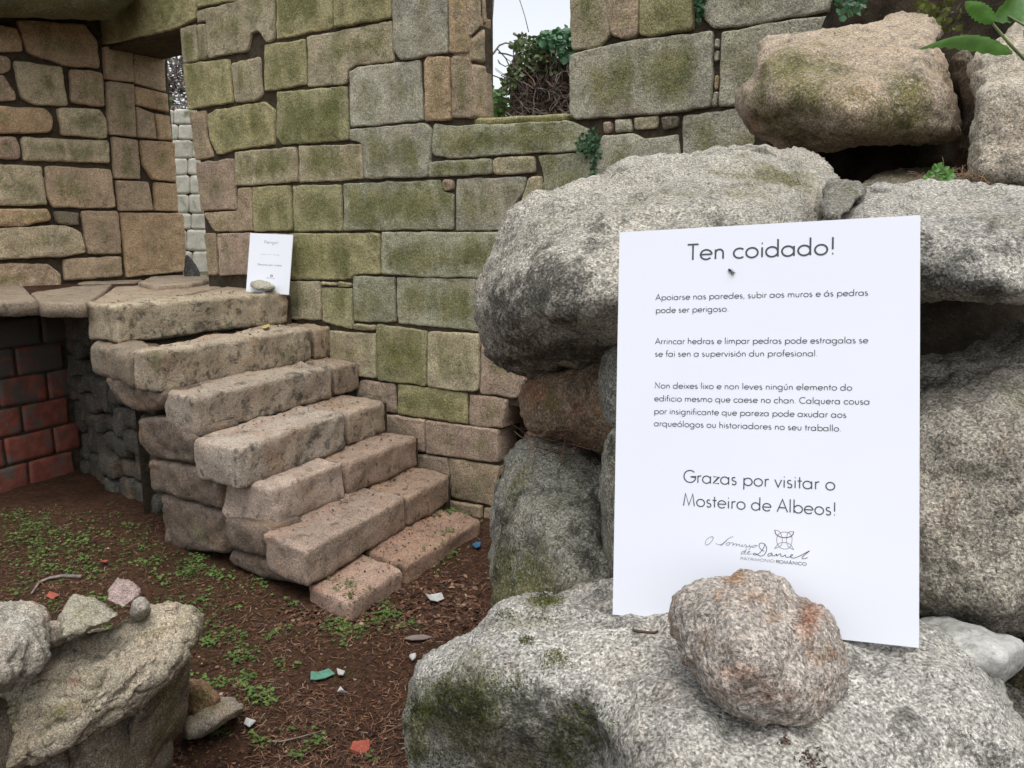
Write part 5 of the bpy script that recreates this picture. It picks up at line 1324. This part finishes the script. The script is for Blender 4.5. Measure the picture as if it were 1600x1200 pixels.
mb = MB(); cloud(mb, [(755, 205), (758, 150), (772, 140), (785, 148), (800, 165), (800, 205)], 420, 9.6, .3, .05, .10); cloud(mb, [(815, 205), (820, 160), (880, 150), (905, 170), (905, 205)], 220, 9.8, .2, .05, .09)
link('foliage', mb.make('foliage', M['leaf']), bush)
V, Fc = tube([at_d(775, 230, 9.6), at_d(774, 190, 9.6), at_d(778, 160, 9.6)], [.03, .02, .01], 5); link('stem', mesh('stem', V, Fc, M['twig']), bush)
for pl, r0, lab in (([(768, -90), (771, 0), (768, 40), (765, 80), (763, 110)], .008, 'thin brown vine hanging down the left side of the window'), ([(800, -90), (812, 0), (820, 25), (826, 50)], .004, 'fine pale tendril hanging in the middle of the window')):
    V, Fc = tube([at_d(x, y, 7.0) for x, y in pl], r0, 5)
    link('hanging_vine', mesh('hanging_vine', V, Fc, M['grey_twig']), None, lab, 'vine')
# dead creeper above the pale wall seen through the doorway
mb = MB()
for k in range(330):
    x = rng.uniform(240, 300); y = rng.uniform(84, 176); p = at_d(x, y, 9.0 + rng.uniform(-.1, .1)); pts = [p]; dr = rng.normal(size=3); dr /= np.linalg.norm(dr)
    for j in range(3):
        dr = dr + rng.normal(size=3) * .5; dr /= np.linalg.norm(dr); pts.append(pts[-1] + dr * .07)
    mb.add(*tube(pts, rng.uniform(.004, .011), 3, False), 0)
cr = thing('dead_creeper', at_d(275, 175, 9.0), 'tangle of dry grey creeper over the pale wall beyond the doorway', 'creeper')
link('stem_tangle', mb.make('stem_tangle', M['grey_twig']), cr, kind='stuff')
mb = MB(); cloud(mb, [(245, 85), (300, 85), (300, 175), (245, 175)], 60, 9.0, .1, .04, .09); link('foliage', mb.make('foliage', M['leaf_olive']), cr)

# --- ivy patches on the wall and bank
def wall_ivy(lab, poly, n, dfun, s0, s1, mat='leaf_dark', stem=None, nrm=NA, name='ivy_patch', cat='ivy'):
    mb = MB(); pa = np.array(poly, float); c = 0
    while c < n:
        x, y = rng.uniform(pa[:, 0].min(), pa[:, 0].max()), rng.uniform(pa[:, 1].min(), pa[:, 1].max())
        if not inpoly(np.array([[x, y]]), poly)[0]: continue
        p = dfun(x, y); d = rng.normal(size=3) * [1, .5, 1]; d[2] -= .5
        add_leaf(mb, p, d, np.array(nrm) + rng.normal(size=3) * .5, rng.uniform(s0, s1), 1.3, .15); c += 1
    link(name, mb.make(name, M[mat]), None, lab, cat, kind='stuff' if name == 'moss_patch' else None)
onA = lambda x, y: on_plane(float(x), float(y), A0 + NA * .015, NA)
wall_ivy('patch of small dark ivy on the wall right of the window sill', [(900, 215), (925, 200), (938, 210), (936, 250), (932, 285), (918, 282), (925, 250), (905, 240)], 230, onA, .010, .024)
wall_ivy('ivy creeping in the joint right of the window at the top edge', [(1086, -40), (1099, -40), (1098, 20), (1094, 36), (1088, 20)], 120, onA, .015, .03)
wall_ivy('ivy tuft on the bank at the top edge above the perched boulder', [(1303, -20), (1355, -20), (1352, 8), (1330, 22), (1312, 24)], 150, lambda x, y: at_d(x, y, 2.42 + rng.uniform(-.05, .05)), .012, .022)
wall_ivy('sparse green sprigs on the bank left of the leafy branch', [(1430, -20), (1500, -20), (1505, 60), (1470, 40), (1430, 10)], 90, lambda x, y: at_d(x, y, 2.30 + rng.uniform(-.05, .05)), .010, .022, 'moss', name='moss_patch', cat='moss')
# little plant and dry grass in the hollow
sp = thing('seedling', at_d(1465, 285, 1.45), 'small bright green seedling growing in the hollow above the boulders', 'plant')
mb = MB(); st = MB()
for (x, y) in ((1458, 268), (1465, 262), (1474, 266), (1484, 272), (1450, 276), (1470, 274), (1480, 280)):
    p = at_d(x, y, 1.36); st.add(*tube([at_d(1466, 290, 1.36), at_d((x + 1466) / 2, (y + 290) / 2 - 2, 1.36), p], .0006, 4)); 
    for a in range(4):
        add_leaf(mb, p, np.array([math.cos(a * 1.57 + x), -.3, math.sin(a * 1.57 + x)]), np.array([0, -.8, .6]), .011, 1.1)
link('leaf_cluster', mb.make('leaf_cluster', M['leaf']), sp); link('stem', st.make('stem', M['stem']), sp)
mb = MB()
for k in range(90):
    x, y = rng.uniform(1440, 1530), rng.uniform(268, 292); p = at_d(x, y, 1.4 + rng.uniform(0, .2)); d = rng.normal(size=3) * [1, .3, .7]; d /= np.linalg.norm(d)
    mb.add(*tube([p, p + d * .02, p + d * .035 + [0, 0, -.006]], .0005, 3, False), .8)
link('dry_grass', mb.make('dry_grass', M['litter']), kind='stuff', label='dry grass blades in the hollow below the tall rock')
# rootlets on the upright boulder
mb = MB()
for k in range(70):
    x, y = rng.uniform(826, 905), rng.uniform(672, 712); p = at_d(x, y, 1.26 + rng.uniform(-.03, .03)); pts = [p]; d = rng.normal(size=3) * [1, .5, .6]; d /= np.linalg.norm(d)
    for j in range(3): d = d + rng.normal(size=3) * .3; pts.append(pts[-1] + d / np.linalg.norm(d) * .014)
    mb.add(*tube(pts, rng.uniform(.0003, .0007), 3, False), rng.uniform(0, .9))
link('rootlets', mb.make('rootlets', M['litter']), kind='stuff', label='dry rootlets caught under the rusty brown stone')

# =================================================================== GROUND COVER
from mathutils.bvhtree import BVHTree
bpy.context.view_layer.update()
_tv, _tf = [], []
for o in list(C.objects):
    if o.type == 'MESH' and (o.name.split('.')[0] in ('ground', 'step', 'flagstone')):
        off_ = len(_tv); _tv.extend([tuple(v.co) for v in o.data.vertices]); _tf.extend([[i + off_ for i in p.vertices] for p in o.data.polygons])
TREE = BVHTree.FromPolygons(_tv, _tf)
def drop(x, y, top=2.0):
    h = TREE.ray_cast(Vector((x, y, top)), Vector((0, 0, -1)))
    return h[0], h[1]
def scat(n, gen):
    out = []
    for k in range(n):
        x, y = gen()
        h, nn = drop(x, y)
        if h is not None: out.append((np.array(h), np.array(nn)))
    return out
PXP = lambda x, y: on_level(float(x), float(y), 0.0)
def gen_floor():
    while True:
        # denser near the camera: pick in the seen picture of the ground
        x, y = rng.uniform(-80, 860), rng.uniform(720, 1290)
        p = PXP(x, y)
        return p[0] + rng.normal() * .02, p[1] + rng.normal() * .02
mb = MB()
for p, nn in scat(26000, gen_floor):
    if p[2] > .06 and rng.random_sample() > .03: continue
    if perlin(p[None] * 2.6)[0] + rng.normal() * .12 < -.12: continue
    if p[2] > .3: continue
    a = rng.uniform(0, 6.28); L = rng.uniform(.02, .06) ; d = np.array([math.cos(a), math.sin(a), rng.normal() * .18]); s = np.array([-d[1], d[0], 0]) * rng.uniform(.0008, .0019)
    z_ = np.array([0, 0, rng.uniform(.002, .010)]); m_ = p + d * L * .5 + z_ + s * rng.normal() * 6; e_ = p + d * L + z_ * .6
    mb.add([p + z_ - s, p + z_ + s, m_ + s + [0, 0, .002], m_ - s + [0, 0, .002], e_], [[0, 1, 2, 3], [3, 2, 4]], float(np.clip(rng.beta(2, 2.2), 0, 1)))
link('pine_needles', mb.make('pine_needles', M['litter']), kind='stuff', label='brown needles strewn over the soil')
def add_dead(mb, p, size):
    a = rng.uniform(0, 6.28); d = np.array([math.cos(a), math.sin(a), rng.normal() * .3]); up = np.array([rng.normal() * .4, rng.normal() * .4, 1.0])
    add_leaf(mb, p + [0, 0, rng.uniform(.002, .008)], d, up, size, rng.uniform(.5, 1.1), rng.uniform(-.5, .6), float(np.clip(rng.beta(1.6, 2.2), 0, 1)))
mb = MB()
for p, nn in scat(6500, gen_floor):
    if p[2] < .06 or rng.random_sample() < .03: add_dead(mb, p, rng.uniform(.008, .022))
for p, nn in scat(1500, lambda: (lambda q: (q[0] + rng.normal() * .02, q[1] + rng.normal() * .02))(PXP(rng.uniform(440, 760), rng.uniform(900, 985)))): p[2] < .06 and add_dead(mb, p, rng.uniform(.012, .035))
link('dead_leaves', mb.make('dead_leaves', M['litter']), kind='stuff', label='curled dead leaves on the soil')
# debris that has gathered in the back of the treads
mb = MB()
for i, (zt_, zb, fl, en, bl, fr) in enumerate(ST):
    for k in range(260):
        f = rng.uniform(.02, 1) ** .6; f = 1 - (1 - f) * 1.0
        q0 = on_level(fl[0] + (en[0] - fl[0]) * f, fl[1] + (en[1] - fl[1]) * f, zt_)
        q0 = q0 - UA * (abs(rng.normal()) * -.10 + .30 if rng.random_sample() < .8 else rng.uniform(.02, .3))
        h, nn = drop(q0[0], q0[1], zt_ + .06)
        if h is None or abs(h[2] - zt_) > .05: continue
        p = np.array(h); a = rng.uniform(0, 6.28); L = rng.uniform(.012, .035); d = np.array([math.cos(a), math.sin(a), .05]); s = np.array([-d[1], d[0], 0]) * .0010
        if k % 3 == 0: add_dead(mb, p, rng.uniform(.008, .02))
        else: mb.add([p - s, p + s, p + d * L + [0, 0, .003]], [[0, 1, 2]], float(np.clip(rng.beta(1.5, 3), 0, 1)))
link('step_debris', mb.make('step_debris', M['litter']), kind='stuff', label='needles and crumbs gathered along the treads')
# soil crumbs
mb = MB()
for p, nn in scat(5200, gen_floor):
    if p[2] > .12: continue
    s_ = rng.uniform(.003, .010); q3 = p + [0, 0, s_ * .3]; R3 = rng.normal(size=(4, 3)); R3 /= np.linalg.norm(R3, axis=1)[:, None]
    V = [q3 + R3[0] * s_, q3 + R3[1] * s_, q3 + R3[2] * s_, q3 + R3[3] * s_]
    mb.add(V, [[0, 1, 2], [0, 2, 3], [0, 3, 1], [1, 3, 2]], float(rng.uniform(0, .5)))
link('soil_crumbs', mb.make('soil_crumbs', M['litter']), kind='stuff', label='small crumbs of dark soil')
# clover and moss
PAT = [(60, 830, 55, 70), (15, 805, 40, 40), (110, 850, 60, 80), (70, 870, 60, 60), (175, 800, 30, 10), (225, 880, 50, 50), (300, 880, 60, 80), (335, 900, 50, 60), (300, 945, 50, 60), (385, 900, 45, 50), (425, 915, 35, 35), (130, 900, 45, 50), (40, 900, 60, 60),
       (540, 972, 40, 50), (600, 962, 30, 25), (615, 975, 30, 25), (480, 930, 60, 40), (400, 1095, 28, 35), (405, 1065, 25, 20), (360, 1010, 35, 30), (388, 1030, 20, 18), (330, 990, 40, 30), (500, 1160, 45, 22), (345, 1065, 30, 22), (336, 1140, 14, 12), (680, 880, 18, 14), (705, 868, 14, 8), (285, 1120, 12, 8), (262, 1000, 60, 40), (200, 850, 70, 50), (150, 950, 60, 30),
       (440, 1010, 60, 22), (420, 1160, 30, 12), (640, 1170, 40, 8), (30, 960, 60, 30), (0, 870, 60, 40), (240, 1010, 50, 20), (560, 1000, 40, 14)]
mb = MB(); sm = MB()
def clover(p, sz):
    hgt = rng.uniform(.004, .022); t = p + [rng.normal() * .005, rng.normal() * .005, hgt]; sm.add(*tube([p, t], .0006, 3, False))
    a0 = rng.uniform(0, 6.28)
    for k in range(3):
        a = a0 + k * 2.094 + rng.normal() * .15; d = np.array([math.cos(a), math.sin(a), rng.normal() * .25 + .05])
        add_leaf(mb, t, d, np.array([rng.normal() * .25, rng.normal() * .25, 1]), sz, 1.55, rng.uniform(-.2, .3))
for cx, cy, r, n in PAT:
    for k in range(int(n * 1.9)):
        if k % 9 == 0: ccx, ccy = cx + rng.normal() * r * .55, cy + rng.normal() * r * .33
        p = PXP(ccx + rng.normal() * 9, ccy + rng.normal() * 5); h, nn = drop(p[0], p[1])
        if h is not None and h[2] < .09: clover(np.array(h), rng.uniform(.006, .0125))
for x, y, z_ in ((697, 783, .28), (712, 790, .105), (685, 800, .105), (705, 795, .105), (722, 788, .105)):
    for k in range(14):
        p = on_level(x + rng.normal() * 9, y + rng.normal() * 4, z_); h, nn = drop(p[0], p[1], z_ + .06)
        if h is not None: clover(np.array(h), rng.uniform(.008, .014))
link('clover_leaves', mb.make('clover_leaves', M['clover']), kind='stuff', label='low green clover growing in patches over the soil')
link('clover_stalks', sm.make('clover_stalks', M['stem']), kind='stuff', label='thin stalks of the clover')
mb = MB()
for cx, cy, r, n in PAT + [(500, 1165, 60, 40), (540, 1050, 20, 20), (300, 1160, 60, 20), (60, 1000, 40, 20), (260, 990, 60, 60), (340, 960, 60, 50), (430, 970, 60, 40)]:
    for k in range(n * 16):
        p = PXP(cx + rng.normal() * r * .9, cy + rng.normal() * r * .45); h, nn = drop(p[0], p[1])
        if h is None or h[2] > .09: continue
        p = np.array(h); d = rng.normal(size=3) * [.6, .6, .2]; d[2] = abs(d[2]) + .35; d /= np.linalg.norm(d); L = rng.uniform(.004, .011); s = np.cross(d, [rng.normal(), rng.normal(), .1]); s = s / np.linalg.norm(s) * .0012
        mb.add([p - s, p + s, p + d * L], [[0, 1, 2]])
link('moss_cover', mb.make('moss_cover', M['moss']), kind='stuff', label='thin olive moss on the soil')

# --- single bits of litter on the ground
def scrap(name, lab, cat, pts, mat, z=None, th=.003, curl=.012, seed=0):
    pa = np.array(pts, float); W = on_level(pa[:, 0], pa[:, 1], .02 if z is None else z)
    if z is None:
        W = np.array([list(drop(v[0], v[1])[0] or v) for v in W])
        W[:, 2] = W[:, 2].mean() * .5 + W[:, 2] * .5 + .012
    c = W.mean(0); rr = np.random.RandomState(seed)
    V = []; n = len(W)
    for v in W: V.append(v + [0, 0, curl * rr.uniform(.0, 1)])
    top = V + [c + [0, 0, curl * .2]]; bot = [v - [0, 0, th] for v in top]
    Fc = [[i, (i + 1) % n, n] for i in range(n)] + [[n + 1 + (i + 1) % n, n + 1 + i, 2 * n + 1] for i in range(n)] + [[i, n + 1 + i, n + 1 + (i + 1) % n, (i + 1) % n] for i in range(n)]
    link(name, mesh(name, np.array(top + bot), Fc, M[mat], False), None, lab, cat)
scrap('plastic_scrap', 'curled green plastic scrap on the soil between the two stone piles', 'litter', [(485, 1062), (486, 1052), (498, 1047), (514, 1044), (523, 1050), (508, 1056), (494, 1060)], 'plastic_green', curl=.02, seed=1)
scrap('paper_scrap', 'white paper scrap touching the green plastic scrap', 'litter', [(526, 1044), (539, 1045), (536, 1055), (528, 1053)], 'paper', seed=2, curl=.02)
scrap('paper_scrap', 'small torn white scrap in front of the green plastic', 'litter', [(527, 1083), (532, 1076), (538, 1080), (543, 1083), (534, 1082)], 'paper', seed=3, curl=.02)
scrap('paper_scrap', 'small white scrap just left of the huge boulder', 'litter', [(639, 1029), (641, 1023), (650, 1024), (649, 1030), (644, 1033)], 'paper', seed=4, curl=.02)
scrap('paper_scrap', 'crumpled white scrap right of the flat oval stone', 'litter', [(381, 1131), (385, 1127), (399, 1126), (400, 1132), (390, 1138)], 'paper', seed=5, curl=.02)
scrap('pale_leaf', 'pale silvery dead leaf right of the bottom step', 'leaf', [(665, 933), (672, 929), (690, 930), (694, 932), (684, 937), (672, 939)], 'paper', seed=6, curl=.03)
scrap('ash_smear', 'whitish ashy scraps on the soil below the pale leaf', 'litter', [(630, 995), (645, 992), (662, 990), (676, 996), (662, 1000), (644, 999)], 'ink_brown', seed=7, curl=.008)
scrap('tile_shard', 'red tile shard lying at the bottom edge of the ground', 'tile', [(547, 1166), (551, 1154), (570, 1150), (577, 1148), (577, 1163), (566, 1169)], 'tile', th=.012, seed=8)
scrap('tile_shard', 'red tile shard cut by the bottom edge beside the huge boulder', 'tile', [(652, 1194), (664, 1186), (676, 1192), (682, 1204), (660, 1210)], 'tile', th=.012, seed=9)
scrap('plastic_scrap', 'blue plastic scrap on the soil by the end of the bottom step', 'litter', [(738, 856), (743, 849), (751, 852), (750, 859), (743, 860)], 'blue', seed=10, curl=.02)
scrap('yellow_leaf', 'yellow dead leaf on the second step from the top', 'leaf', [(409, 513), (412, 509), (420, 508), (422, 513), (415, 515)], 'yellow_leaf', z=1.095, seed=11, curl=.02, th=.001)
scrap('red_leaf', 'reddish dead leaf left of the curved twig', 'leaf', [(72, 932), (78, 928), (90, 929), (93, 933), (82, 937)], 'tile', seed=12, curl=.02, th=.001)
scrap('red_leaf', 'reddish dead leaf above the pink pointed stone', 'leaf', [(156, 884), (163, 879), (170, 882), (166, 887)], 'tile', seed=13, curl=.02, th=.001)
def gtube(name, lab, cat, pts, r, mat, lift=.012):
    W = []
    for x, y in pts:
        p = PXP(x, y); h, nn = drop(p[0], p[1]); W.append(np.array(h) + [0, 0, lift])
    V, Fc = tube(W, np.linspace(r, r * .5, len(W)), 6); link(name, mesh(name, V, Fc, M[mat]), None, lab, cat)
gtube('fallen_twig', 'thick curved grey twig on the soil behind the left pile', 'twig', [(128, 909), (100, 909), (78, 911), (62, 918), (50, 934)], .010, 'grey_twig')
gtube('fallen_twig', 'long thin pale stem lying on the soil near the bottom edge', 'twig', [(418, 1165), (440, 1166), (470, 1160), (505, 1146)], .0035, 'grey_twig')
gtube('fallen_twig', 'thin twig leaning against the left end of the huge boulder', 'twig', [(596, 1146), (618, 1138), (642, 1128)], .003, 'twig')
# twig and crumbs on the huge boulder
bo = [o for o in C.objects if o.type == 'MESH' and o.get('label', '').startswith('huge grey')][0]
TB = BVHTree.FromPolygons([tuple(v.co) for v in bo.data.vertices], [list(p.vertices) for p in bo.data.polygons])
def on_b(x, y):
    h = TB.ray_cast(Vector(CAM), Vector(ray(x, y)).normalized())
    if h[0] is None: h = TB.ray_cast(Vector(CAM), Vector(ray(900, 1100)).normalized())
    return np.array(h[0]), np.array(h[1])
pts = [on_b(x, y)[0] + np.array([0, 0, .0016]) for x, y in ((989, 987), (1000, 989), (1012, 990), (1022, 991), (1028, 988))]
V, Fc = tube(pts, [.0012, .0014, .0013, .0014, .0010], 6); link('fallen_twig', mesh('fallen_twig', V, Fc, M['vine']), None, 'tiny dark twig on the huge boulder below the large board', 'twig')
for j, (cx, cy, n, lab) in enumerate(((1225, 1158, 7, 'small brown crumb of bark on the huge boulder below the round stone'), (1262, 1186, 16, 'larger clump of brown bark crumbs on the huge boulder near the bottom edge'))):
    mb = MB()
    for k in range(n * 3):
        p, nn = on_b(cx + rng.normal() * n * .7, cy + rng.normal() * n * .5); R3 = rng.normal(size=(4, 3)); R3 /= np.linalg.norm(R3, axis=1)[:, None]
        p = p + nn * .001; s_ = rng.uniform(.001, .0025)
        mb.add([p + v * s_ for v in R3], [[0, 1, 2], [0, 2, 3], [0, 3, 1], [1, 3, 2]], rng.uniform(.1, .5))
    link('bark_crumbs', mb.make('bark_crumbs', M['litter']), None, lab, 'bark')
# moss tufts on the boulders
def tuft(lab, spots):
    mb = MB()
    for x0, y0, r, n in spots:
        for k in range(n):
            p, nn = on_b(x0 + rng.normal() * r, y0 + rng.normal() * r * .5)
            d = nn + rng.normal(size=3) * .6; d /= np.linalg.norm(d); s = np.cross(d, rng.normal(size=3)); s = s / np.linalg.norm(s) * .0007; L = rng.uniform(.002, .005)
            mb.add([p - s, p + s, p + d * L], [[0, 1, 2]])
    link('moss_tuft', mb.make('moss_tuft', M['moss']), None, lab, 'moss', kind='stuff')
tuft('olive moss tufts on the top and left end of the huge boulder', [(a_, b_, c_ * 1.5, int(d_ * .55)) for a_, b_, c_, d_ in [(852, 936, 9, 500), (823, 1000, 5, 200), (790, 960, 6, 150), (850, 965, 14, 200), (870, 1030, 12, 350), (660, 1110, 12, 700), (690, 1080, 20, 900), (700, 1180, 26, 1300), (760, 1120, 26, 1200), (800, 1070, 16, 500), (900, 1150, 20, 700), (880, 1190, 22, 700), (920, 1120, 14, 300), (650, 1180, 8, 300)]])
